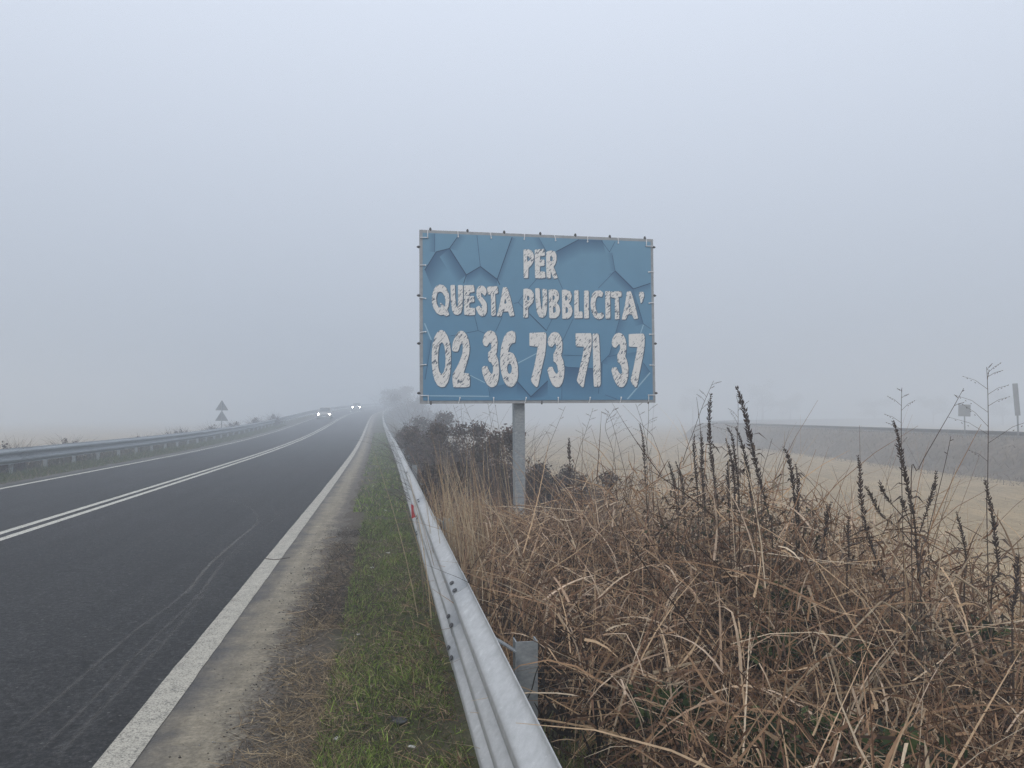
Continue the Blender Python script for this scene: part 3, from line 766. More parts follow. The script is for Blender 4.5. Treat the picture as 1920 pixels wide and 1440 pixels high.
# --- tangle of dry grass beyond the right guardrail
def tangle_xy(n, y0, y1, s0=0.74, s1=5.4, pw_=1.0):
    y = y0 + (y1 - y0) * rng.random(n) ** pw_; s = s0 + (s1 - s0) * rng.random(n)
    s = np.where(y < 2.6, s0 + (s - s0) * 0.8 + 0.1, s)
    return s + np.array([road_o(v) for v in y]), y
def heap(x, y):
    s = x - np.array([road_o(v) for v in y])
    f = lambda a, b, v: np.array([sm(a, b, q) for q in v])
    h = 0.74 + 0.62 * f(1.0, 1.9, s) * (1 - f(3.3, 4.6, s)) * f(2.2, 3.4, y) * (1 - f(6.4, 8.2, y)) - 0.20 * f(3.9, 5.2, s) - 0.22 * f(6.5, 8.5, y)
    return h + 0.24 * np.array([nz(a, b, 21, 0.9) for a, b in zip(x, y)])
def build_tangle():
    parts = []
    # long stems and straps
    n = 9500; x, y = tangle_xy(n, 1.4, 10.5, pw_=1.35); g = gzv(x, y)
    hgt = heap(x, y)
    Ln = hgt * rng.uniform(0.65, 1.45, n)
    parts.append(ribbons(n, np.stack([x, y, g], 1), np.where(x < 1.15, rng.uniform(-1.5, 1.5, n), rng.uniform(0, 6.28, n)), np.abs(rng.normal(0.28, 0.28, n)), Ln, rng.uniform(0.0, 1.9, n), rng.uniform(.003, .013, n), pal(n, DRY, [3.4, 4, 3.4, 2, 1.1]), 7, rng.uniform(0, 3.1, n), (rng.integers(1, 12, n), rng.uniform(-.3, 1.7, n)), rng.normal(0, .5, n)))
    # fallen criss-cross straws higher up in the heap
    n = 5200; x, y = tangle_xy(n, 1.5, 10, pw_=1.35); g = gzv(x, y); z = g + rng.random(n) ** 0.8 * 0.95 * heap(x, y)
    parts.append(ribbons(n, np.stack([x, y, z], 1), rng.uniform(0, 6.28, n), rng.normal(1.25, .4, n), rng.uniform(.25, .85, n), rng.normal(.3, .5, n), rng.uniform(.003, .010, n), pal(n, DRY, [3, 4, 3, 1.5, 1.2]), 4, rng.uniform(0, 3.1, n)))
    # short broken leaves
    n = 34000; x, y = tangle_xy(n, 1.4, 10.5, pw_=1.4); g = gzv(x, y); z = g + rng.random(n) ** 0.9 * 0.92 * heap(x, y)
    parts.append(ribbons(n, np.stack([x, y, z], 1), rng.uniform(0, 6.28, n), rng.uniform(.2, 2.6, n), rng.uniform(.05, .22, n), rng.normal(.4, .9, n), rng.uniform(.004, .013, n), pal(n, DRY, [2, 4, 5, 3.5, .4]), 3, rng.uniform(0, 3.1, n)))
    # thin dead stems standing above the heap
    n = 300; y = rng.uniform(3.2, 6.8, n); x = rng.uniform(1.5, 4.6, n)
    parts.append(ribbons(n, np.stack([x, y, gzv(x, y)], 1), rng.uniform(0, 6.28, n), np.abs(rng.normal(.14, .12, n)), rng.uniform(.8, 1.35, n), rng.uniform(0, .5, n), rng.uniform(.0025, .005, n), pal(n, [(.10, .075, .055), (.17, .125, .09), (.07, .055, .045)], [3, 2, 2]), 6, rng.uniform(0, 3.1, n)))
    # broad pale arching straps on the surface of the heap
    n = 1300; x, y = tangle_xy(n, 2.4, 8, pw_=1.0); g = gzv(x, y); z = g + rng.uniform(.45, .95, n) * heap(x, y)
    parts.append(ribbons(n, np.stack([x, y, z], 1), rng.uniform(0, 6.28, n), rng.normal(.75, .35, n), rng.uniform(.18, .5, n), rng.uniform(.5, 1.7, n), rng.uniform(.006, .015, n), pal(n, [(.60, .46, .34), (.46, .35, .25), (.36, .25, .17)], [2, 3, 2]), 7, rng.uniform(-.6, .6, n), (rng.integers(1, 9, n), rng.uniform(-.5, 1.4, n)), None, .05))
    # withered dark leaves of the seed plants
    for k in range(46):
        c = pw(rng.uniform(1230, 1560), rng.uniform(950, 1060), rng.uniform(3.8, 5.2)) if k < 24 else pw(rng.uniform(1640, 1960), rng.uniform(1130, 1440), rng.uniform(2.7, 3.8))
        parts.append(leaf_cloud(60, c, (.20, .2, .16), .012, pal(60, [(.10, .075, .058), (.065, .055, .044), (.16, .115, .08), (.06, .065, .04)], [3, 3, 2, 1.5]), .6))
    # layer of dark strips low in the heap
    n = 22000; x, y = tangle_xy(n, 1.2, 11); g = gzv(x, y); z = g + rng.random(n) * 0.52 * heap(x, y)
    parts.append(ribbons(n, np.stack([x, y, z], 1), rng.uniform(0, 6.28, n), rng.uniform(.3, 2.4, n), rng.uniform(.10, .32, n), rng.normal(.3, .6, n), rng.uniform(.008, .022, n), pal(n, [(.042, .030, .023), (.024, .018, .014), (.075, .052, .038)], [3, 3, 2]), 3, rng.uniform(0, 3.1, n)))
    # tall reed bunch leaning over the rail, left of the post
    n = 150; c = pw(878, 960, 6.2); x = c.x + rng.normal(0, .16, n); y = c.y + rng.normal(0, .3, n)
    parts.append(ribbons(n, np.stack([x, y, gzv(x, y)], 1), rng.normal(2.6, .9, n), np.abs(rng.normal(.14, .09, n)), rng.uniform(.7, 1.45, n), rng.uniform(0, .22, n), rng.uniform(.005, .010, n), pal(n, [(.50, .40, .27), (.40, .30, .19), (.30, .2, .12)], [3, 3, 1]), 6, rng.uniform(0, 3.1, n)))
    n = 90; c = pw(930, 950, 7.4); x = c.x + rng.normal(0, .2, n); y = c.y + rng.normal(0, .25, n)
    parts.append(ribbons(n, np.stack([x, y, gzv(x, y)], 1), rng.normal(2.6, .8, n), np.abs(rng.normal(.16, .09, n)), rng.uniform(.8, 1.6, n), rng.uniform(0, .3, n), rng.uniform(.005, .010, n), pal(n, [(.50, .40, .27), (.38, .25, .16), (.3, .2, .12)], [3, 3, 1]), 6, rng.uniform(0, 3.1, n)))
    # grass pushing up between the guardrail and its posts
    n = 900; y = 4.1 + 8 * rng.random(n) ** 1.1; x = rng.uniform(.50, .86, n)
    parts.append(ribbons(n, np.stack([x, y, gzv(x, y)], 1), rng.uniform(-1.9, 1.9, n), np.abs(rng.normal(.18, .14, n)), rng.uniform(.45, .95, n), rng.uniform(.1, 1.0, n), rng.uniform(.004, .011, n), pal(n, DRY, [3.4, 4, 3, 1, 1]), 6, rng.uniform(0, 3.1, n), (rng.integers(2, 12, n), rng.uniform(-.3, 1.5, n))))
    # strips along the bank further away
    n = 7000; y = 10 + 32 * rng.random(n); s = rng.uniform(.8, 6.0, n); x = s + np.array([road_o(v) for v in y])
    parts.append(ribbons(n, np.stack([x, y, gzv(x, y)], 1), rng.uniform(0, 6.28, n), np.abs(rng.normal(.3, .3, n)), rng.uniform(.3, .85, n), rng.uniform(0, 1.5, n), rng.uniform(.008, .02, n), pal(n, DRY, [2, 4, 4, 3, .3]), 4, rng.uniform(0, 3.1, n)))
    V, F, C = merge(parts)
    tag(mesh_np('dry_grass', V, F, M_VEG, col=C), 'tangle of dead brown grass heaped behind the guardrail', 'dry grass', kind='stuff')
build_tangle()

# green leaves and grass low in the tangle
def build_under():
    parts = []
    for px, py, d, n, r in ((1440, 1215, 3.5, 260, .22), (1470, 1130, 4.2, 260, .25), (1260, 1330, 2.9, 240, .22), (1440, 1400, 2.6, 260, .25), (1700, 1430, 2.4, 200, .25), (1850, 1190, 3.6, 90, .18), (1600, 1230, 3.6, 140, .25), (1560, 1380, 2.7, 160, .2)):
        c = pw(px, py, d)
        parts.append(leaf_cloud(n, c, (r, r, r * .6), .022, pal(n, [(.035, .055, .022), (.06, .085, .03), (.03, .04, .025)], [3, 2, 2])))
    for px, py, d, n in ((1085, 1425, 3.0, 700), (1240, 1425, 2.75, 500), (1420, 1435, 2.5, 400)):
        c = pw(px, py, d); x = c.x + rng.normal(0, .16, n); y = c.y + rng.normal(0, .16, n)
        parts.append((lambda a: a)(ribbons(n, np.stack([x, y, gzv(x, y)], 1), rng.uniform(0, 6.28, n), np.abs(rng.normal(.35, .25, n)), rng.uniform(.12, .42, n), rng.uniform(.3, 1.6, n), rng.uniform(.003, .007, n), pal(n, [(.10, .125, .04), (.16, .17, .07), (.07, .09, .03)], [3, 2, 2]), 4, rng.uniform(0, 3.1, n))))
    qs = []
    for v, f, c in parts: qs.append((v, f, c))
    V, F, C = merge(qs)
    tag(mesh_np('green_undergrowth', V, F, M_VEG, col=C), 'green leaves and grass low among the dead stems', 'undergrowth', kind='stuff')
build_under()

# verge grass between the dust strip and the guardrail
def build_verge():
    parts = []
    def pick(n, y0, y1, s0, s1, p=1.6, thr=-0.3):
        y = y0 + (y1 - y0) * rng.random(n) ** p; s = rng.uniform(s0, s1, n)
        k = np.array([nz(a, b, 31, 1.6) for a, b in zip(s, y)]) + rng.normal(0, .15, n) > thr
        y, s = y[k], s[k]; x = s + np.array([road_o(v) for v in y]); return x, y, len(x)
    GR = [(.10, .155, .028), (.165, .245, .042), (.27, .34, .09), (.055, .070, .020), (.36, .30, .17)]
    x, y, n = pick(52000, 2.6, 13, -.30, .36, 1.7, -.04)
    parts.append(ribbons(n, np.stack([x, y, gzv(x, y) - .005], 1), rng.uniform(0, 6.28, n), np.abs(rng.normal(.5, .35, n)), rng.uniform(.02, .07, n), rng.uniform(.2, 1.6, n), rng.uniform(.003, .007, n), pal(n, GR, [3, 4, 2.5, 4, 1.2], .45), 3, rng.uniform(0, 3.1, n)))
    x, y, n = pick(22000, 2.5, 12, -.30, .40, 1.7, -9)      # thin cover everywhere, green mixed with dead blades
    parts.append(ribbons(n, np.stack([x, y, gzv(x, y) - .003], 1), rng.uniform(0, 6.28, n), rng.normal(.9, .4, n), rng.uniform(.02, .08, n), rng.uniform(.2, 1.2, n), rng.uniform(.0025, .0055, n), pal(n, GR + [(.20, .145, .085), (.10, .075, .05)], [2, 2, 1, 3, 1.5, 2.5, 2.5], .4), 3, rng.uniform(0, 3.1, n)))
    x, y, n = pick(5500, 2.6, 11, -.3, .32, 1.7, .16)      # lusher tufts
    parts.append(ribbons(n, np.stack([x, y, gzv(x, y)], 1), rng.uniform(0, 6.28, n), np.abs(rng.normal(.3, .25, n)), rng.uniform(.04, .12, n), rng.uniform(.3, 1.5, n), rng.uniform(.004, .008, n), pal(n, GR, [2, 4, 4, 1, .8], .4), 4, rng.uniform(0, 3.1, n)))
    x, y, n = pick(9000, 13, 60, -.5, .4, 1.3, -.2)
    parts.append(ribbons(n, np.stack([x, y, gzv(x, y)], 1), rng.uniform(0, 6.28, n), np.abs(rng.normal(.5, .35, n)), rng.uniform(.05, .14, n), rng.uniform(.2, 1.6, n), rng.uniform(.007, .016, n), pal(n, GR, [3, 3, 1, 3, 1.2]), 3, rng.uniform(0, 3.1, n)))
    y = 9 + 70 * rng.random(14000) ** 1.3; s = rng.uniform(-9.9, -8.9, 14000); x = s + np.array([road_o(v) for v in y]); n = len(x)
    parts.append(ribbons(n, np.stack([x, y, gzv(x, y)], 1), rng.uniform(0, 6.28, n), np.abs(rng.normal(.4, .3, n)), rng.uniform(.06, .2, n), rng.uniform(.2, 1.6, n), rng.uniform(.008, .02, n), pal(n, [(.075, .095, .03), (.11, .125, .045), (.2, .17, .1)], [3, 3, 1]), 3, rng.uniform(0, 3.1, n)))
    n = 9000; y = 8 + 80 * rng.random(n) ** 1.25; s = rng.uniform(-11.6, -10.0, n); x = s + np.array([road_o(v) for v in y])
    parts.append(ribbons(n, np.stack([x, y, gzv(x, y)], 1), rng.uniform(0, 6.28, n), np.abs(rng.normal(.35, .3, n)), rng.uniform(.2, .62, n), rng.uniform(.2, 1.4, n), rng.uniform(.012, .03, n), pal(n, [(.10, .085, .06), (.06, .055, .04), (.17, .14, .095), (.08, .085, .045)], [3, 3, 1.5, 1]), 4, rng.uniform(0, 3.1, n)))
    V, F, C = merge(parts)
    tag(mesh_np('verge_grass', V, F, M_VEG, col=C), 'short green grass growing between road and guardrail', 'grass', kind='stuff')
    # straw, dead twigs and leaf litter on the bare soil
    parts = []
    ST = [(.36, .28, .17), (.26, .19, .11), (.14, .10, .065), (.07, .055, .042)]
    x, y, n = pick(13000, 2.6, 10, -.72, .35, 1.6, -.3)
    parts.append(ribbons(n, np.stack([x, y, gzv(x, y) + rng.uniform(.003, .03, n)], 1), rng.uniform(0, 6.28, n), rng.normal(1.5, .14, n), rng.uniform(.03, .16, n), rng.normal(.05, .25, n), rng.uniform(.002, .0055, n), pal(n, ST, [3, 3, 3, 4]), 3, rng.uniform(0, .6, n)))
    x, y, n = pick(5200, 2.9, 6.2, -.58, -.15, 1.2, -.05)
    parts.append(ribbons(n, np.stack([x, y, gzv(x, y)], 1), rng.uniform(0, 6.28, n), rng.normal(1.1, .3, n), rng.uniform(.04, .14, n), rng.normal(.4, .4, n), rng.uniform(.0018, .004, n), pal(n, ST, [4, 4, 1, .4]), 3, rng.uniform(0, 3.1, n)))
    x, y, n = pick(4500, 6.0, 11.0, -.58, -.05, 1.2, -.1)
    parts.append(ribbons(n, np.stack([x, y, gzv(x, y)], 1), rng.uniform(0, 6.28, n), rng.normal(1.15, .35, n), rng.uniform(.03, .16, n), rng.normal(.4, .5, n), rng.uniform(.003, .007, n), pal(n, [(.05, .04, .035), (.09, .07, .055), (.16, .12, .09)], [4, 3, 1]), 3, rng.uniform(0, 3.1, n)))
    x, y, n = pick(1000, 2.6, 7.5, .16, .45, 1.4, -.1)     # brown straw pushing under the rail
    parts.append(ribbons(n, np.stack([x, y, gzv(x, y)], 1), rng.normal(3.1, .9, n), rng.normal(1.15, .3, n), rng.uniform(.06, .22, n), rng.normal(.3, .4, n), rng.uniform(.0025, .006, n), pal(n, DRY, [1, 3, 4, 3, .2]), 4, rng.uniform(0, 3.1, n)))
    V, F, C = merge(parts)
    tag(mesh_np('twig_litter', V, F, M_VEG, col=C), 'dead straw and dark twigs strewn over bare soil at the road edge', 'litter', kind='stuff')
    # grit on the dusty strip
    n = 2000; y = 2.6 + 9 * rng.random(n) ** 1.8; s = -1.12 + .66 * rng.random(n) ** .33; r = rng.uniform(.0018, .0058, n) * (1 + .05 * y)
    P = np.stack([s, y, np.where(s > -.62, gzv(s, y), 0) + r * .5], 1)
    off = np.array([(1, 0, 0), (0, 1, 0), (-1, 0, 0), (0, -1, 0), (0, 0, .8), (0, 0, -.6)])
    V = (P[:, None] + off[None] * (r[:, None, None] * rng.uniform(.6, 1.3, (n, 6, 1)))).reshape(-1, 3)
    F0 = np.array([(0, 1, 4), (1, 2, 4), (2, 3, 4), (3, 0, 4), (1, 0, 5), (2, 1, 5), (3, 2, 5), (0, 3, 5)])
    F = (np.arange(n)[:, None, None] * 6 + F0[None]).reshape(-1, 3)
    C = np.repeat(pal(n, [(.05, .045, .04), (.13, .12, .10), (.34, .33, .31)], [4, 4, 1.4]), 6, 0)
    tag(mesh_np('gravel', V, F, M_VEG, col=C), 'loose grit on the dusty strip beside the edge line', 'gravel', kind='stuff')
build_verge()

# stubble in the near part of the field
def build_stubble():
    n = 16000; y = 5 + 36 * rng.random(n) ** 1.2; s = 5.2 + 18 * rng.random(n) ** 1.2; x = s
    V, F, C = ribbons(n, np.stack([x, y, gzv(x, y) - .01], 1), rng.uniform(0, 6.28, n), np.abs(rng.normal(.5, .4, n)), rng.uniform(.04, .16, n), rng.uniform(0, .8, n), rng.uniform(.004, .010, n), pal(n, [(.50, .41, .28), (.40, .32, .21), (.28, .22, .15)], [3, 3, 2]), 2, rng.uniform(0, 3.1, n))
    tag(mesh_np('stubble', V, F, M_VEG, col=C), 'pale cut stubble covering the field', 'stubble', kind='stuff')
build_stubble()

# --- bramble bushes
BR_C = [(.090, .068, .058), (.130, .095, .078), (.062, .052, .042), (.16, .12, .098), (.075, .072, .048)]
def bush(x, y, rx, ry, h, label, n=2600, name='bramble_bush', cat='bush', group='bushes along the guardrail', size=.03, cols=BR_C):
    g = gz(x, y); root = thing(name, (x, y, g), label, cat, group)
    parts = [leaf_cloud(n, (0, 0, h * .45), (rx, ry, h * .62), size, pal(n, cols, [3, 3, 3, 1.5, 2]), .45)]
    for k in range(5):
        a = rng.uniform(0, 6.28); q = .55
        parts.append(leaf_cloud(n // 8, (rx * q * math.cos(a), ry * q * math.sin(a), h * rng.uniform(.65, .95)), (rx * .35, ry * .35, h * .22), size, pal(n // 8, cols, [3, 3, 3, 2, 1]), .6))
    V, F, C = merge(parts); V[:, 2] = np.maximum(V[:, 2], -.05); mesh_np('foliage', V, F, M_VEG, root, col=C)
    m = 220; a = rng.uniform(0, 6.28, m)
    V, F, C = ribbons(m, np.stack([rng.normal(0, rx * .35, m), rng.normal(0, ry * .35, m), np.zeros(m)], 1), a, np.abs(rng.normal(.35, .25, m)), h * rng.uniform(.8, 1.5, m), rng.uniform(.2, 1.8, m), rng.uniform(.005, .012, m) * (size / .03), pal(m, [(.08, .055, .05), (.13, .09, .075), (.05, .04, .035)], [2, 2, 2]), 7, rng.uniform(0, 3.1, m))
    mesh_np('stem', V, F, M_VEG, root, col=C)
    return root
for px, d, rx, ry, h, lab in (
        (925, 13.5, .85, .9, 1.48, 'dark bramble bush just left of the billboard post, its leafy top under the board'),
        (850, 17.0, 1.0, 1.2, 1.42, 'brown bramble bush under the left half of the billboard'),
        (797, 20.0, .75, 1.6, 1.30, 'reddish brown bramble bush leaning on the guardrail under the left edge of the billboard'),
        (764, 27.0, .6, 2.2, 1.25, 'hazy grey bramble clump where the guardrail disappears behind leaves'),
        (1030, 13.0, .7, .8, 1.05, 'low dark bramble bush just right of the billboard post'),
        (1100, 13.6, .75, .8, 1.05, 'low dark bramble bush under the right half of the billboard'),
        (835, 11.5, .45, .7, .85, 'small dark bramble clump close behind the guardrail, left of the reeds')):
    p = pw(px, 800, d); bush(p.x, p.y, rx, ry, h, lab, n=3000)
p = pw(800, 800, 36); bush(p.x, p.y, 1.6, 3, 1.8, 'pale fogged bush behind the brown brambles left of the billboard', size=.05)
p = pw(768, 800, 112); bush(p.x, p.y, 4.0, 6, 4.6, 'large misty bush at the bend of the road behind the guardrail', size=.12)
p = pw(805, 800, 105); bush(p.x, p.y, 3.4, 5, 3.4, 'faint misty bush below the left corner of the billboard', size=.12)
p = pw(745, 800, 150); bush(p.x, p.y, 4.4, 7, 4.6, 'faintest tall misty bush where the road fades out', size=.14)
# weeds behind the left rail
for px, d, h, lab in ((18, 21, .95, 'small leafy weed at the far left behind the guardrail'), (33, 22, .9, 'thin weed second from the left behind the far guardrail'), (132, 27, .95, 'thin bent weed behind the far guardrail above its nearest visible posts'),
                      (270, 38, .85, 'low weed tuft behind the middle of the far guardrail'), (322, 44, 1.0, 'spreading weed tuft left of the triangular signs'), (345, 46, 1.0, 'rounded weed tuft next left of the triangular signs'), (396, 54, 1.15, 'weed tuft touching the left of the triangular sign pole'),
                      (440, 58, 1.1, 'low dark weed right of the triangular sign pole'), (480, 66, 1.2, 'weed clump well right of the triangular sign pole'), (535, 74, 1.3, 'upright weed behind the far guardrail left of the oncoming car')):
    s = -10.35; v = fwd + rgt * ((px - 960) / FPX); v = v / fwd.dot(v); q = CAMP + v * d
    bush(q.x if q.x < -10.2 else -10.3, q.y, .30 + .003 * d, .4 + .01 * d, h * .85, lab, n=150, name='weed', cat='weed', group='weeds behind the far guardrail', size=.022 + .0006 * d)

# --- tall dead stalks with dense seed heads
def stalk(px, d, head, label, rad=0.0125, extra=(), seed=0):
    rnd = random.Random(seed); P = [pw(x, y, d) for x, y in px]
    last = P[-1]; g = Vector((last.x + 0.02 * rnd.uniform(-1, 1), last.y, gz(last.x, last.y)))
    pts = [Vector(p) for p in catmull([tuple(p) for p in P + [g]], 7)]
    root = thing('seed_stalk', g, label, 'dead plant', 'dead stalks with seed heads'); 
    st = MB(); st.tube([p - g for p in pts], [0.0020 + 0.0028 * i / len(pts) for i in range(len(pts))], 5)
    def pods(hd, path, length, r):
        length *= 1.25
        acc = 0.0; i = 0; step = 0.0105; pos = 0.0; seg = [(path[k + 1] - path[k]).length for k in range(len(path) - 1)]
        tot = sum(seg); length = min(length, tot); t = 0.0; k = 0; cum = 0.0
        while t < length:
            while k < len(seg) - 1 and cum + seg[k] < t: cum += seg[k]; k += 1
            f = (t - cum) / max(seg[k], 1e-6); p = path[k].lerp(path[k + 1], min(1, f)); ax = (path[k] - path[k + 1]).normalized()
            u = t / length; rr = r * (0.65 + 0.5 * min(1, u * 5)) * (1.0 - 0.45 * max(0, u - .4)) * rnd.uniform(.75, 1.25)
            a0 = rnd.uniform(0, 6.28); o1 = ax.orthogonal().normalized(); o2 = ax.cross(o1)
            gap = 1 if u < 0.55 else (rnd.random() > (u - .5) * 1.1)
            if gap:
                for j in range(3):
                    a = a0 + j * 2.1; ou = o1 * math.cos(a) + o2 * math.sin(a)
                    dr = (ou * rnd.uniform(.55, .95) + ax).normalized(); ln = rr * rnd.uniform(1.3, 2.1); wd = rr * .27
                    b = p - g; m = b + dr * ln * .55; e1 = dr.orthogonal().normalized(); e2 = dr.cross(e1); tp = b + dr * ln
                    hd.add([b, m + e1 * wd, m + e2 * wd, m - e1 * wd, m - e2 * wd, tp], [(0, 1, 2), (0, 2, 3), (0, 3, 4), (0, 4, 1), (5, 2, 1), (5, 3, 2), (5, 4, 3), (5, 1, 4)])
            t += step * rnd.uniform(.8, 1.3)
    heads = [MB()]; pods(heads[0], pts, head, rad)
    for bpx, bl in extra:
        Q = [Vector(p) for p in catmull([tuple(pw(x, y, d - .03 + .02 * i)) for i, (x, y) in enumerate(bpx)], 6)]
        st.tube([q - g for q in Q], [0.0016 + 0.0012 * i / len(Q) for i in range(len(Q))], 4); heads.append(MB()); pods(heads[-1], Q, bl, rad * .85)
    # a few withered leaves low on the stem
    for q in range(13):
        p = pts[int(len(pts) * rnd.uniform(.38, .92))] - g; a = rnd.uniform(0, 6.28); o = Vector((math.cos(a), math.sin(a), .2)); l = rnd.uniform(.04, .14)
        s_ = o.cross(Vector((0, 0, 1))).normalized() * .008
        st.add([p, p + o * l * .5 + s_, p + o * l + Vector((0, 0, -l * .5)), p + o * l * .5 - s_ + Vector((0, 0, .005))], [(0, 1, 2, 3)])
    st.build('stem', M_STALK, root)
    for hd in heads: hd.build('seed_head', M_POD, root)
STK = [
 ([(1382, 729), (1388, 745), (1399, 785), (1408, 830), (1422, 890), (1440, 960), (1448, 1010)], 4.3, .62, 'tallest dead stalk right of the billboard, its dense seed head nodding to the left', .0165, ()),
 ([(1333, 742), (1330, 770), (1330, 805), (1333, 850), (1342, 920), (1348, 990)], 4.5, .52, 'upright dead stalk with a dense seed head just left of the tallest nodding stalk', .0135, ()),
 ([(1365, 803), (1373, 820), (1378, 860), (1384, 910), (1386, 980)], 4.6, .40, 'middle of three short seed stalks bunched in front of the tallest nodding stalk', .0115, ()),
 ([(1361, 824), (1369, 850), (1375, 890), (1378, 960)], 4.4, .34, 'shortest and leftmost of three seed stalks bunched in front of the tallest nodding stalk', .0115, ()),
 ([(1380, 803), (1390, 830), (1400, 870), (1407, 920), (1412, 990)], 4.4, .42, 'rightmost of three seed stalks bunched in front of the tallest nodding stalk', .0115, ()),
 ([(1314, 812), (1316, 840), (1316, 880), (1320, 930), (1322, 1000)], 4.8, .36, 'thick grey seed stalk third to the left of the tallest nodding stalk', .0135, ()),
 ([(1302, 816), (1301, 840), (1304, 880), (1308, 930), (1310, 1000)], 4.8, .36, 'thin curl-topped seed stalk touching a thicker grey one on its right', .0115, ()),
 ([(1200, 797), (1205, 820), (1208, 860), (1211, 910), (1214, 980)], 5.6, .40, 'dead seed stalk standing directly below the right end of the billboard', .0125, ()),
 ([(1470, 840), (1477, 855), (1485, 890), (1489, 930), (1493, 1000)], 4.3, .36, 'left one of two seed stalks crossing at their heads right of the tallest stalk', .0135, ()),
 ([(1492, 873), (1496, 900), (1496, 940), (1498, 1000), (1500, 1060)], 4.2, .32, 'right one of two seed stalks crossing at their heads right of the tallest stalk', .0120, ()),
 ([(1609, 857), (1612, 880), (1614, 930), (1624, 990), (1640, 1040), (1660, 1090), (1672, 1140)], 3.7, .50, 'long dark seed stalk leaning left against the pale field, alone with a pointed tip', .0125, ()),
 ([(1676, 792), (1683, 815), (1688, 850), (1696, 885), (1705, 930), (1715, 980), (1720, 1050), (1728, 1140)], 3.6, .55, 'branching dead plant with several seed spikes standing out against the pale field', .0125,
   [([(1624, 914), (1636, 935), (1652, 965), (1690, 995), (1718, 1030)], .20), ([(1650, 906), (1660, 930), (1685, 960), (1712, 990)], .12), ([(1755, 886), (1752, 910), (1740, 950), (1724, 1000)], .22), ([(1690, 935), (1698, 960), (1712, 1000)], .10)]),
 ([(1848, 904), (1853, 930), (1862, 975), (1867, 1020), (1872, 1075), (1858, 1140)], 3.5, .42, 'tall slender seed stalk near the right edge, in front of a bare upright grass stem', .0120, ()),
 ([(1794, 963), (1800, 985), (1808, 1020), (1812, 1060), (1808, 1120)], 3.7, .22, 'thin half-bare seed stalk between the branching plant and the rightmost tall stalk', .0095, ()),
 ([(1558, 944), (1550, 965), (1548, 1000), (1540, 1045), (1538, 1100)], 3.8, .26, 'short bushy seed stalk leaning right, left of the long dark pointed one', .0140, ()),
 ([(1592, 970), (1590, 1000), (1592, 1040), (1588, 1100)], 3.7, .22, 'short narrow seed stalk between the bushy short one and the long dark pointed one', .0100, ()),
 ([(1909, 1043), (1907, 1075), (1904, 1120), (1898, 1190)], 3.1, .22, 'blunt dark seed stalk cut by the right edge of the view', .0120, ()),
 ([(1067, 823), (1067, 850), (1069, 880), (1066, 960)], 7.2, .30, 'small seed stalk just right of the billboard post in front of low brambles', .0160, ()),
 ([(1254, 868), (1259, 885), (1264, 910), (1270, 980)], 5.2, .26, 'short stubby seed stalk left of a leaning grass stem beyond the billboard corner', .0130, ()),
 ([(1268, 868), (1274, 885), (1280, 910), (1284, 980)], 5.1, .26, 'short stubby seed stalk pressed against a leaning grass stem beyond the billboard corner', .0130, ()),
 ([(1366, 868), (1365, 890), (1366, 930), (1368, 1000)], 4.7, .26, 'low bushy seed stalk at the foot of the bunched seed stalks', .0140, ()),
]
for i, (px, d, hd, lab, rad, ex) in enumerate(STK): stalk(px, d, hd, lab, rad, ex, i + 1)

# --- tall thin grass stems with sparse open panicles
def panicle(px, d, label, branches=8, span=0.45, wide=0.10, seed=0, r=0.0022, mat=None):
    rnd = random.Random(100 + seed); P = [pw(x, y, d) for x, y in px]; last = P[-1]
    g = Vector((last.x, last.y, gz(last.x, last.y))); pts = [Vector(p) for p in catmull([tuple(p) for p in P + [g]], 6)]
    root = thing('grass_stem', g, label, 'tall grass', 'tall thin grass stems')
    st = MB(); st.tube([p - g for p in pts], [r * (.45 + .75 * i / len(pts)) for i in range(len(pts))], 5)
    st.build('stem', mat or M_STALK, root)
    pn = MB(); m = max(2, int(len(pts) * span))
    for k in range(branches):
        i = min(m, max(1, int(m * (k + .5) / branches))); p = pts[i] - g; ax = (pts[i - 1] - pts[i]).normalized()
        a = rnd.uniform(0, 6.28); o = (rgt * math.cos(a) + fwd * .5 * math.sin(a)); l = wide * rnd.uniform(.5, 1.3) * (.5 + k / branches)
        q = p + (ax * .45 + o).normalized() * l; mid = (p + q) / 2 + ax * l * .08
        pn.tube([p, mid, q], [.0011, .0009, .0006], 3)
        for j in range(4):
            t = .35 + .65 * (j + 1) / 4; c = p.lerp(q, t); dd = (q - p).normalized() * .008 + Vector((0, 0, rnd.uniform(-.003, .003)))
            pn.tube([c - dd * .5, c, c + dd * .5], [.0005, .0017, .0005], 4)
    if branches: pn.build('panicle', mat or M_STALK, root)
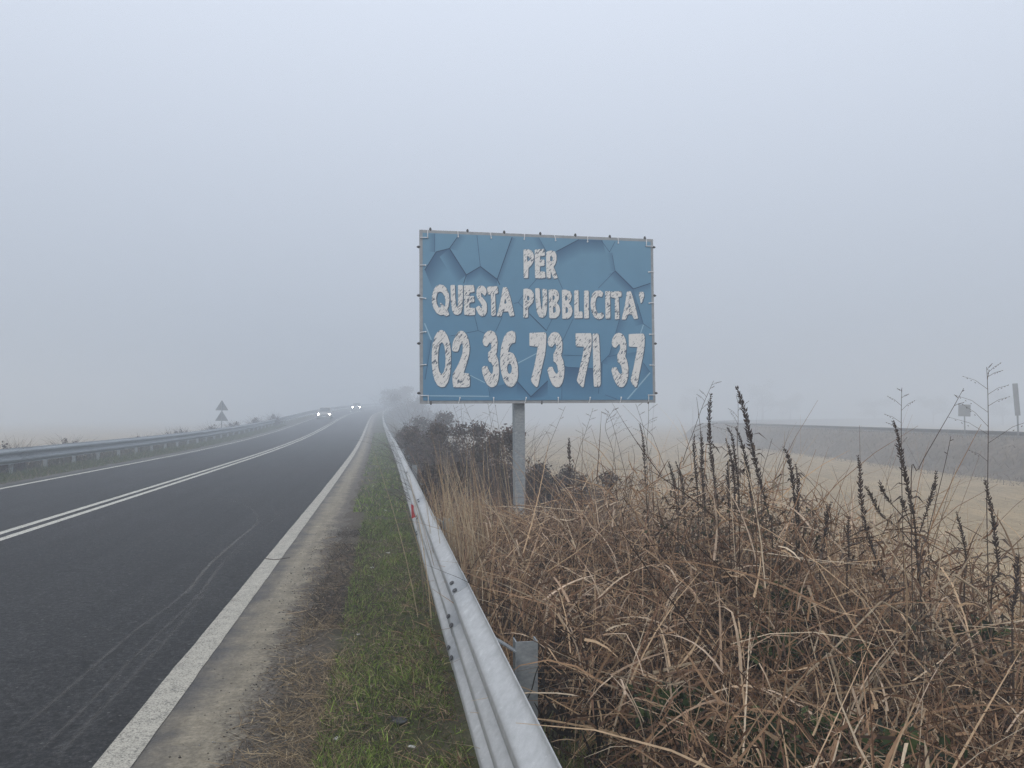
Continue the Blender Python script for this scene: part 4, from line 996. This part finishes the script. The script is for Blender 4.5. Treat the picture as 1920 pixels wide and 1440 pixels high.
PAN = [
 ([(1850, 688), (1852, 730), (1853, 800), (1852, 900), (1851, 1000)], 3.6, 'tallest bare upright grass stem near the right edge with a sparse open panicle', 12, .55, .14),
 ([(1691, 727), (1690, 770), (1690, 850), (1692, 960)], 3.9, 'straight thin grass stem rising behind the branching dead plant', 8, .5, .09),
 ([(1807, 728), (1785, 768), (1755, 820), (1722, 880), (1708, 930)], 3.4, 'thick grass stem leaning far to the right beside the square railway sign', 3, .25, .03),
 ([(1783, 818), (1772, 870), (1755, 940), (1738, 1010), (1725, 1080)], 3.3, 'bare reed-like stem leaning right in front of the branching dead plant', 2, .2, .03),
 ([(1338, 714), (1318, 760), (1300, 810), (1282, 860), (1272, 920)], 4.4, 'fine grass stem leaning right and crossing the fogged sky beside the billboard', 10, .55, .09),
 ([(1306, 745), (1310, 775), (1314, 815), (1316, 880), (1318, 960)], 4.6, 'stiff pointed grass stem rising out of the thick grey seed stalk', 0, .4, .05),
 ([(1384, 750), (1384, 790), (1383, 830), (1385, 920)], 4.5, 'thin grass stem with level side branches behind the tallest nodding stalk', 6, .5, .12),
 ([(1216, 752), (1216, 790), (1213, 830), (1214, 900), (1216, 980)], 5.4, 'dark grass stem in front of the right lower corner of the billboard', 5, .4, .10),
 ([(1192, 757), (1206, 800), (1215, 850), (1222, 920), (1226, 990)], 5.4, 'curved grass stem crossing another under the right corner of the billboard', 6, .5, .10),
 ([(1140, 770), (1150, 800), (1163, 850), (1176, 910), (1180, 980)], 5.8, 'thin grass stem leaning left below the right half of the billboard', 9, .55, .12),
 ([(1112, 765), (1098, 810), (1085, 850), (1075, 920)], 6.2, 'pale grass stem leaning right below the right half of the billboard', 9, .55, .12),
 ([(1152, 765), (1135, 800), (1150, 850), (1156, 930)], 6.0, 'wispy grass stem with a tangled open panicle below the right half of the billboard', 14, .7, .16),
 ([(1060, 762), (1040, 810), (1025, 850), (1010, 920)], 6.6, 'thin grass stem leaning right next to the billboard post', 5, .4, .09),
 ([(1003, 818), (1003, 850), (1002, 900)], 8.0, 'short dark upright twig just right of the billboard post', 0, .4, .05),
 ([(870, 757), (882, 785), (890, 800), (900, 860)], 9.0, 'arched grass stem below the left half of the billboard with fine level branches', 8, .6, .16),
 ([(850, 760), (862, 800), (868, 850), (872, 930)], 8.6, 'leftmost thin grass stem rising under the billboard', 9, .6, .16),
 ([(915, 757), (922, 800), (930, 840), (940, 900), (950, 960)], 7.8, 'dark leaning grass stem under the billboard left of the post', 6, .5, .13),
 ([(928, 757), (935, 800), (942, 850), (952, 930)], 7.6, 'pale straight grass stem close to the left of the billboard post', 6, .5, .12),
 ([(1448, 822), (1440, 850), (1430, 890), (1428, 960)], 4.8, 'short thin grass stem just left of the two crossing seed stalks', 2, .4, .05),
]
for i, (px, d, lab, br, sp_, wd) in enumerate(PAN): panicle(px, d, lab, br, sp_, wd, i)
# --- long pale straws bent over the front of the tangle
def straw(px, d0, d1, label, wd=.009, seed=0):
    n = len(px); P = [pw(x, y, d0 + (d1 - d0) * i / (n - 1)) for i, (x, y) in enumerate(px)]
    g = Vector((P[0].x, P[0].y, gz(P[0].x, P[0].y)))
    mb = MB(); pts = [p - g for p in P]; q = []
    for a, b in zip(pts[:-1], pts[1:]):
        for k in range(4): q.append(a.lerp(b, k / 4))
    q.append(pts[-1]); q = [Vector((0, 0, 0)) + (q[0] - Vector((0, 0, 0))) * 0] + q if q[0].z > .05 and False else q
    mb.tube(q, [wd * .5 * (1 - .5 * i / len(q)) for i in range(len(q))], 5)
    o = mb.build('straw', M_STRAW); o.location = g; tag(o, label, 'straw', 'long pale straws bent over the tangle')
straw([(1440, 1330), (1555, 1225), (1652, 1128), (1660, 1131), (1800, 1215), (1925, 1262)], 3.0, 3.2, 'longest pale straw, snapped into a peak in front of the right part of the tangle')
straw([(1556, 1225), (1572, 1275), (1582, 1345)], 3.0, 2.95, 'pale strap hanging straight down below the snapped straw', .014)
straw([(1590, 1360), (1630, 1280), (1678, 1220)], 2.9, 3.1, 'pale strap leaning right beside the hanging strap', .014)
straw([(1790, 1078), (1830, 1105), (1850, 1130), (1860, 1160)], 3.2, 3.2, 'pale arched blade drooping in front of the field near the right edge', .012)
straw([(1765, 1105), (1800, 1075), (1840, 1010), (1858, 985)], 3.2, 3.3, 'yellowish straw slanting up to the tall slender seed stalk at the right')
straw([(1180, 1270), (1215, 1225), (1245, 1205), (1265, 1202)], 3.4, 3.5, 'broad pale strap bending over right of the guardrail post', .02)
straw([(1225, 1262), (1290, 1245), (1340, 1238)], 3.2, 3.3, 'broad pale strap lying level right of the guardrail post', .018)
straw([(1052, 1102), (1090, 1086), (1130, 1084)], 4.4, 4.5, 'small pale arched blade above and right of the guardrail slots', .016)

# --- small litter on the verge
def scrap(px, py, r, label, cat, name, mat, seed):
    rnd = random.Random(seed); p = gp(px, py, .02); p = Vector((p.x, p.y, gz(p.x, p.y) + .012)); mb = MB()
    ring = [Vector((math.cos(a) * r * rnd.uniform(.5, 1.2), math.sin(a) * r * rnd.uniform(.5, 1.2), rnd.uniform(0, r * .5))) for a in np.linspace(0, 6.28, 9)[:-1]]
    mb.add(ring + [v + Vector((0, 0, .003)) for v in ring], [tuple(range(8)), tuple(range(15, 7, -1))] + [(i, (i + 1) % 8, 8 + (i + 1) % 8, 8 + i) for i in range(8)])
    o = mb.build(name, mat); o.location = p; tag(o, label, cat, 'pale scraps on the verge')
M_PAPER = simple('dirty_white_paper', c3(.42, .42, .38), c3(.58, .57, .53), 30, 0.8)
for i, (x, y, r, lab) in enumerate(((722, 959, .045, 'largest pale scrap, on the green verge level with the red reflector'), (728, 1040, .03, 'pale scrap on the verge below the largest one'), (697, 1068, .022, 'pale scrap left of a dark soil patch on the verge'), (693, 1085, .022, 'pale scrap on the verge just above a dark clod'),
      (694, 1293, .022, 'pale curled scrap low on the green verge'), (631, 1386, .018, 'pale scrap by a dark hollow in the nearest soil'), (772, 1398, .018, 'pale scrap in the nearest grass by the foot of the guardrail'), (700, 913, .03, 'pale scrap on the verge above the largest one'), (685, 1418, .012, 'tiny pale scrap in the grass at the bottom of the view'), (672, 1195, .015, 'small pale scrap in the middle of the green verge'))):
    scrap(x, y, r, lab, 'scrap', 'litter_scrap', M_PAPER, i)
def stick(pts, r, label, name='stick', mat=None):
    P = [gp(x, y, .01) for x, y in pts]; P = [Vector((p.x, p.y, max(0.0, gz(p.x, p.y) if p.x > -.6 else 0) + r + .003)) for p in P]; g = P[0].copy(); mb = MB()
    mb.tube([p - g for p in P], [r * (1 - .5 * i / len(P)) for i in range(len(P))], 6); o = mb.build(name, mat or M_STRAW); o.location = g
    return tag(o, label, 'stick', 'sticks lying at the road edge')
stick([(616, 1138), (590, 1144), (560, 1148), (536, 1151)], .006, 'pale dry stick lying from the verge onto the dusty strip')
stick([(630, 1006), (610, 1009)], .006, 'short pale stick lying by the dark twigs')
stick([(498, 1047), (515, 1049), (530, 1047), (543, 1045)], .005, 'thin dark twig lying across the white edge line', mat=M_BARK)
stick([(560, 1315), (590, 1335), (620, 1352), (640, 1368)], .006, 'dark bent twig on the soil near the bottom of the view', mat=M_BARK)
# black plastic bit in the near grass
scrap(745, 1358, .05, 'crumpled black plastic piece in the nearest green grass', 'scrap', 'plastic_scrap', M_DARK, 77)
# wire hanging on the nearest guardrail post
mb = MB(); wp = [pw(1019, 1230, 3.35), pw(1005, 1262, 3.36), pw(998, 1290, 3.38), pw(990, 1308, 3.4)]; g = wp[-1]
mb.tube([p - g for p in [Vector(q) for q in catmull([tuple(p) for p in wp], 4)]], .0028, 5); o = mb.build('wire', M_DARK); o.location = g; tag(o, 'thin black wire stem curving over the nearest guardrail post', 'wire')

# ------------------------------------------------------------------ triangular signs, seen from behind
p = pw(415.5, 790, 57); g = Vector((p.x, p.y, gz(p.x, p.y)))
TS = thing('triangular_sign', g, 'two triangular traffic signs one above the other on one pole, backs toward the viewer', 'road sign')
zt_ = pw(415, 750, 57).z - g.z
mb = MB(); mb.tube([(0, 0, -.3), (0, 0, zt_ - .05)], .035, 10); mb.build('pole', M_GALVD, TS)
yawM = Matrix.Rotation(-math.atan2(p.x, p.y), 4, 'Z')
for k in range(2):
    zz = zt_ - k * 0.775; mb = MB(); h = .76; hw = .45
    tri = []
    for (cx, cz, a0) in ((0, 0, 30), (-hw, -h, 150), (hw, -h, 270)):
        ctr = Vector((0, -h * .62)); c = Vector((cx, cz)); c = c + (ctr - c).normalized() * .05
        for a in np.linspace(a0 + 0, a0 + 120, 5): tri.append((c.x + .03 * math.cos(R(a)), zz + c.y + .03 * math.sin(R(a))))
    mb.prism(tri, .004, yawM @ Matrix.Translation((0, .045, 0)))
    mb.box(yawM @ Vector((0, .03, zz - h * .62)), (.5, .02, .05), yawM.to_3x3()); mb.box(yawM @ Vector((0, .03, zz - h * .88)), (.7, .02, .05), yawM.to_3x3())
    mb.build('sign_plate', M_ALU, TS)

# ------------------------------------------------------------------ railway beyond the field
def cx(X, Z, h): # camera-horizontal frame -> world; the line bends away to the right
    if Z > 78: X = X + .0042 * (Z - 78) ** 2 if Z < 160 else X + .0042 * 82 ** 2 + .69 * (Z - 160)
    c, s = math.cos(YAW), math.sin(YAW); return Vector((X * c + Z * s, Z * c - X * s, h))
M_BANK = N('embankment_scrub')
_f = M_BANK.noise(3.0, 6, 0.7); _g = M_BANK.noise(.4, 4)
M_BANK.base(M_BANK.mix(.6, M_BANK.ramp(_f, [(.3, c3(.085, .068, .052)), (.55, c3(.16, .128, .098)), (.8, c3(.26, .21, .165))]), M_BANK.ramp(_g, [(.3, .6), (.7, 1.3)]), 'MULTIPLY')); M_BANK.set(.95, 0, .1); M_BANK.bump(_f, .8, .08)
PR = [(19.4, -1.12), (20.2, -.95), (20.8, -.4), (21.4, .2), (22.0, .52), (22.6, .56), (23.6, .60), (26.6, .60), (28.5, .3), (31, -1.1)]
Zs = list(np.arange(-20, 80, 1.2)) + list(np.arange(80, 330, 8)); V = []; F = []
for j, z in enumerate(Zs):
    for i, (X, h) in enumerate(PR):
        a = .12 * nz(X, z, 3, 1.1) * (1 if 0 < i < 5 else .2); q = cx(X + a, z, h + a * .8); V.append(q)
n = len(PR)
for j in range(len(Zs) - 1):
    for i in range(n - 1): a = j * n + i; F.append((a, a + 1, a + n + 1, a + n))
tag(mesh_np('railway_embankment', [tuple(v) for v in V], F, M_BANK.m, smooth=True), kind='structure')
def bank_grass():
    n = 9000; Z = 14 + 75 * rng.random(n) ** 1.2; X = rng.uniform(18.6, 23.0, n); hh = np.interp(X, [p_[0] for p_ in PR], [p_[1] for p_ in PR]); hh = np.where(X < 19.8, -1.05, hh)
    c, sn = math.cos(YAW), math.sin(YAW); base = np.stack([X * c + Z * sn, Z * c - X * sn, hh - .05], 1)
    V, F, C = ribbons(n, base, rng.uniform(0, 6.28, n), np.abs(rng.normal(.35, .3, n)), rng.uniform(.12, .5, n), rng.uniform(.1, 1.3, n), rng.uniform(.012, .035, n), pal(n, [(.19, .145, .10), (.13, .10, .075), (.27, .21, .15), (.10, .09, .06)], [3, 3, 2, 1]), 3, rng.uniform(0, 3.1, n))
    tag(mesh_np('embankment_grass', V, F, M_VEG, col=C), 'dull dead grass covering the railway embankment', 'grass', kind='stuff')
bank_grass()
M_RAIL = simple('rusty_rail', c3(.045, .038, .034), c3(.08, .065, .055), 20, .6, .3); M_SLEEP = simple('concrete_sleeper', c3(.16, .15, .14), c3(.22, .21, .2), 10, .9)
RT = thing('railway_track', cx(24.3, 40, .6), 'dark railway track running level along the top of the embankment', 'railway track')
ro = Vector(RT.location)
for X in (23.6, 25.03):
    mb = MB(); prof = [(-.075, 0), (.075, 0), (.075, .012), (.012, .03), (.012, .115), (.036, .122), (.036, .165), (-.036, .165), (-.036, .122), (-.012, .115), (-.012, .03), (-.075, .012)]
    zz = [-20, 20, 50, 78] + list(range(84, 322, 6)); m = len(prof); vs = [cx(X + x, z_, .66 + h) - ro for z_ in zz for x, h in prof]
    mb.add(vs, [tuple(range(m)), tuple(range(len(vs) - 1, len(vs) - m - 1, -1))] + [(k * m + i, k * m + (i + 1) % m, (k + 1) * m + (i + 1) % m, (k + 1) * m + i) for k in range(len(zz) - 1) for i in range(m)]); mb.build('rail', M_RAIL, RT)
rot = Matrix.Rotation(-YAW, 3, 'Z')
sleep0 = None
for k in range(95):
    z = 18 + k * .62
    if sleep0 is None:
        mb = MB(); mb.box((0, 0, 0), (2.4, .24, .16), rot); sleep0 = mb.build('sleeper', M_SLEEP, RT, bevel=.02); sleep0.location = cx(24.3, z, .58) - ro
    else:
        o = sleep0.copy(); COL.objects.link(o); o.parent = RT; o.location = cx(24.3, z, .58) - ro
# railway boards
d = 38.0; q = pw(1808.5, 780, d); g = Vector((q.x, q.y, .55)); SQ = thing('railway_sign', g, 'small square grey board on a thin pole beside the railway track', 'railway sign', 'boards beside the railway track')
zc = pw(1808, 769.5, d).z - g.z; RY = Matrix.Rotation(-math.atan2(q.x, q.y), 4, 'Z')
mb = MB(); mb.tube([(0, 0, -.4), (0, 0, zc + .2)], .03, 8); mb.build('pole', M_ALU, SQ)
mb = MB(); mb.box(RY @ Vector((0, -.05, zc)), (.52, .02, .58), RY.to_3x3() @ Matrix.Rotation(R(2), 3, 'Y')); mb.build('board', M_ALU, SQ, bevel=.006)
d = 36.0; q = pw(1907.5, 780, d); g = Vector((q.x, q.y, .55)); TN = thing('railway_sign', g, 'tall narrow dark board on a pole at the right edge beside the railway track', 'railway sign', 'boards beside the railway track')
zc = pw(1907, 749, d).z - g.z; RY = Matrix.Rotation(-math.atan2(q.x, q.y), 4, 'Z')
mb = MB(); mb.tube([(.03, 0, -.4), (0, 0, zc)], .04, 8); mb.build('pole', M_ALU, TN)
mb = MB(); mb.box(RY @ Vector((-.02, -.06, zc)), (.22, .03, 1.5), RY.to_3x3() @ Matrix.Rotation(R(-3), 3, 'Y')); mb.build('board', M_ALU, TN, bevel=.006)

# ------------------------------------------------------------------ trees in the fog beyond the railway
def tree(px, d, h, wdt, label):
    q = pw(px, 790, d); g = Vector((q.x, q.y, -1.0)); root = thing('tree', g, label, 'tree', 'trees in the fog beyond the railway')
    mb = MB(); top = Vector((rng.normal(0, .2), rng.normal(0, .2), h * .8)); mb.tube([(0, 0, -.2), (.05, 0, h * .3), top * .7, top], [h * .03, h * .024, h * .014, h * .004], 7)
    for k in range(9):
        a = rng.uniform(0, 6.28); z = h * rng.uniform(.25, .7); l = wdt * rng.uniform(.4, .8)
        mb.tube([(0, 0, z), (math.cos(a) * l * .5, math.sin(a) * l * .5, z + h * .10), (math.cos(a) * l, math.sin(a) * l, z + h * .22)], [h * .012, h * .007, h * .003], 5)
    mb.build('trunk', M_BARK, root); parts = []
    for k in range(14):
        a = rng.uniform(0, 6.28); rr = wdt * .6 * math.sqrt(rng.random()); parts.append(leaf_cloud(240, (rr * math.cos(a), rr * math.sin(a), h * rng.uniform(.35, .95)), (wdt * .45, wdt * .45, h * .2), .16, pal(240, [(.06, .05, .04), (.09, .075, .055), (.05, .055, .03)], [2, 2, 1]), .5))
    V, F, C = merge(parts); mesh_np('crown', V, F, M_VEG, root, col=C)
for px, d, h, wdt, lab in ((1300, 262, 12.4, 6.0, 'leftmost ghostly tree in the fog, seen between the billboard and the tallest seed stalk'), (1430, 245, 13.2, 6.4, 'ghostly tree in the fog right of the tallest seed stalk'), (1482, 258, 10.4, 5.6, 'lower ghostly tree touching the right side of a taller one in the fog'),
                          (1640, 250, 8.6, 7.0, 'low ghostly tree in the fog left of the branching dead plant'), (1750, 235, 8.6, 6.2, 'low ghostly tree in the fog left of the square railway sign'), (1880, 215, 9.6, 5.6, 'ghostly tree in the fog between the two railway signs')):
    tree(px, d, h, wdt, lab)

# ------------------------------------------------------------------ oncoming cars
M_GLASS = simple('dark_car_glass', c3(.02, .022, .025), c3(.03, .032, .036), 4, .1, 0, .6); M_TYRE = simple('tyre_rubber', c3(.015, .015, .015), c3(.03, .03, .03), 30, .9); M_RIM = simple('alloy_rim', c3(.35, .36, .37), c3(.5, .5, .5), 10, .35, .8)
def m_lamp(strength, c):
    n = N('lit_headlamp'); n.base(c3(.8, .8, .8)); n.b.inputs['Emission Color'].default_value = c
    f = n.noise(8, 2); n.l(n.math('MULTIPLY', n.ramp(f, [(.3, .8), (.7, 1.0)]), strength), n.b.inputs['Emission Strength']); n.m.cycles.emission_sampling = 'NONE'; return n.m
def loft(rings, name, mats, parent, fm=None):
    mb = MB(); n = len(rings[0]); vs = [v for r in rings for v in r]; fs = []
    for j in range(len(rings) - 1):
        for k in range(n): fs.append((j * n + k, j * n + (k + 1) % n, (j + 1) * n + (k + 1) % n, (j + 1) * n + k))
    fs += [tuple(range(n)), tuple(range(len(rings) * n - 1, (len(rings) - 1) * n - 1, -1))]; mb.add(vs, fs); return mb.build(name, mats, parent, smooth=False, bevel=0)
def car(loc, slope, label, paint, lamp, hscale=1.0):
    root = thing('car', loc, label, 'car', 'oncoming cars with headlights on'); root.rotation_euler = (math.atan(slope), 0, 0)   # front faces -y
    rings = []
    for y, hw, z0, z1, r in ((-2.08, .62, .38, .62, .1), (-2.02, .74, .26, .72, .1), (-1.75, .85, .20, .80, .12), (-1.2, .89, .20, .90, .12), (-.8, .90, .20, .96, .1), (.8, .90, .20, .98, .1), (1.5, .88, .22, .97, .12), (1.95, .82, .28, .93, .12), (2.08, .70, .40, .80, .1)):
        z1 *= hscale; rings.append([(-hw + r, y, z0), (hw - r, y, z0), (hw, y, z0 + r), (hw, y, (z0 + z1) / 2 + .06), (hw - .05, y, z1 - r * .4), (hw - .16, y, z1), (-hw + .16, y, z1), (-hw + .05, y, z1 - r * .4), (-hw, y, (z0 + z1) / 2 + .06), (-hw, y, z0 + r)])
    loft(rings, 'body', paint, root)
    H = hscale; cab = [(-.95, .74, .93 * H, .70), (-.25, .62, 1.40 * H, .60), (.1, .60, 1.46 * H, .58), (.9, .59, 1.44 * H, .57), (1.75, .70, .95 * H, .68)]
    rings = []
    for y, hw, z, hb in cab: rings.append([(-.74, y, .92 * H), (.74, y, .92 * H), (hw + .02, y, max(.93 * H, z - .05)), (hw - .06, y, z), (-hw + .06, y, z), (-hw - .02, y, max(.93 * H, z - .05))])
    loft(rings, 'cabin', paint, root)
    def panel(name, pts, mat): mb = MB(); a = [Vector(p) for p in pts]; nn = (a[1] - a[0]).cross(a[2] - a[0]).normalized() * .006; mb.add([p + nn for p in a] + [p - nn for p in a], [(0, 1, 2, 3), (7, 6, 5, 4), (0, 1, 5, 4), (1, 2, 6, 5), (2, 3, 7, 6), (3, 0, 4, 7)]); mb.build(name, mat, root)
    panel('windscreen', [(-.66, -.93, .975 * H), (.66, -.93, .975 * H), (.54, -.30, 1.39 * H), (-.54, -.30, 1.39 * H)], M_GLASS)
    for s in (-1, 1): panel('side_window', [(s * .745, -.6, .97 * H), (s * .745, 1.2, .97 * H), (s * .63, .85, 1.36 * H), (s * .65, -.1, 1.36 * H)], M_GLASS)
    panel('grille', [(-.40, -2.09, .46), (.40, -2.09, .46), (.38, -2.075, .60), (-.38, -2.075, .60)], M_DARK); panel('number_plate', [(-.26, -2.105, .36), (.26, -2.105, .36), (.26, -2.10, .46), (-.26, -2.10, .46)], M_WHITE)
    for s in (-1, 1):
        mb = MB(); c = Vector((s * .66, -2.03, .66)); mb.tube([c + Vector((0, .06, 0)), c + Vector((0, -.01, 0)), c + Vector((0, -.045, 0))], [.13, .125, .08], 14); mb.build('headlight', lamp, root)
        mb = MB(); mb.box((s * .97, -.62, 1.0 * H), (.18, .10, .13)); mb.build('wing_mirror', paint, root, bevel=.02)
        for y in (-1.32, 1.32):
            mb = MB(); mb.tube([(s * .70, y, .32), (s * .72, y, .32), (s * .88, y, .32), (s * .905, y, .32)], [.29, .32, .32, .29], 20); wh = mb.build('wheel', M_TYRE, root)
            mb = MB(); mb.tube([(s * .90, y, .32), (s * .915, y, .32)], [.20, .17], 14); mb.build('rim', M_RIM, wh)
    return root
P1 = simple('silver_car_paint', c3(.34, .33, .30), c3(.38, .37, .34), 3, .4, .1); P2 = simple('fog_grey_car_paint', c3(.26, .27, .28), c3(.30, .31, .32), 3, .4, .1)  # body greys set close to the fog tone, haze put into the paint
y1 = 98.0; car((-6.65 + road_o(y1), y1, road_e(y1) + .005), .028, 'nearer oncoming car with both headlights lit, just emerging from the fog', P1, m_lamp(30, c3(1, .98, .86)))
y2 = 148.0; car((-6.1 + road_o(y2), y2, road_e(y2) + .005), .028, 'farther oncoming car, only its two headlights showing through the fog', P2, m_lamp(60, c3(1, .99, .92)))

# ------------------------------------------------------------------ fog
me = bpy.data.meshes.new('haze'); bm = bmesh.new(); bmesh.ops.create_cube(bm, size=1.0); bm.to_mesh(me); bm.free()
hz = link(bpy.data.objects.new('haze', me)); hz.scale = (1230, 700, 15.2); hz.location = (0, 300, 5.2)
hm = bpy.data.materials.new('fog'); hm.use_nodes = True; t = hm.node_tree; t.nodes.clear()
pv = t.nodes.new('ShaderNodeVolumePrincipled'); pv.inputs['Color'].default_value = (.825, .876, .928, 1); pv.inputs['Density'].default_value = HAZE_DENSITY; pv.inputs['Anisotropy'].default_value = 0.2
ou = t.nodes.new('ShaderNodeOutputMaterial'); t.links.new(pv.outputs[0], ou.inputs['Volume']); me.materials.append(hm)
tag(hz, kind='stuff')
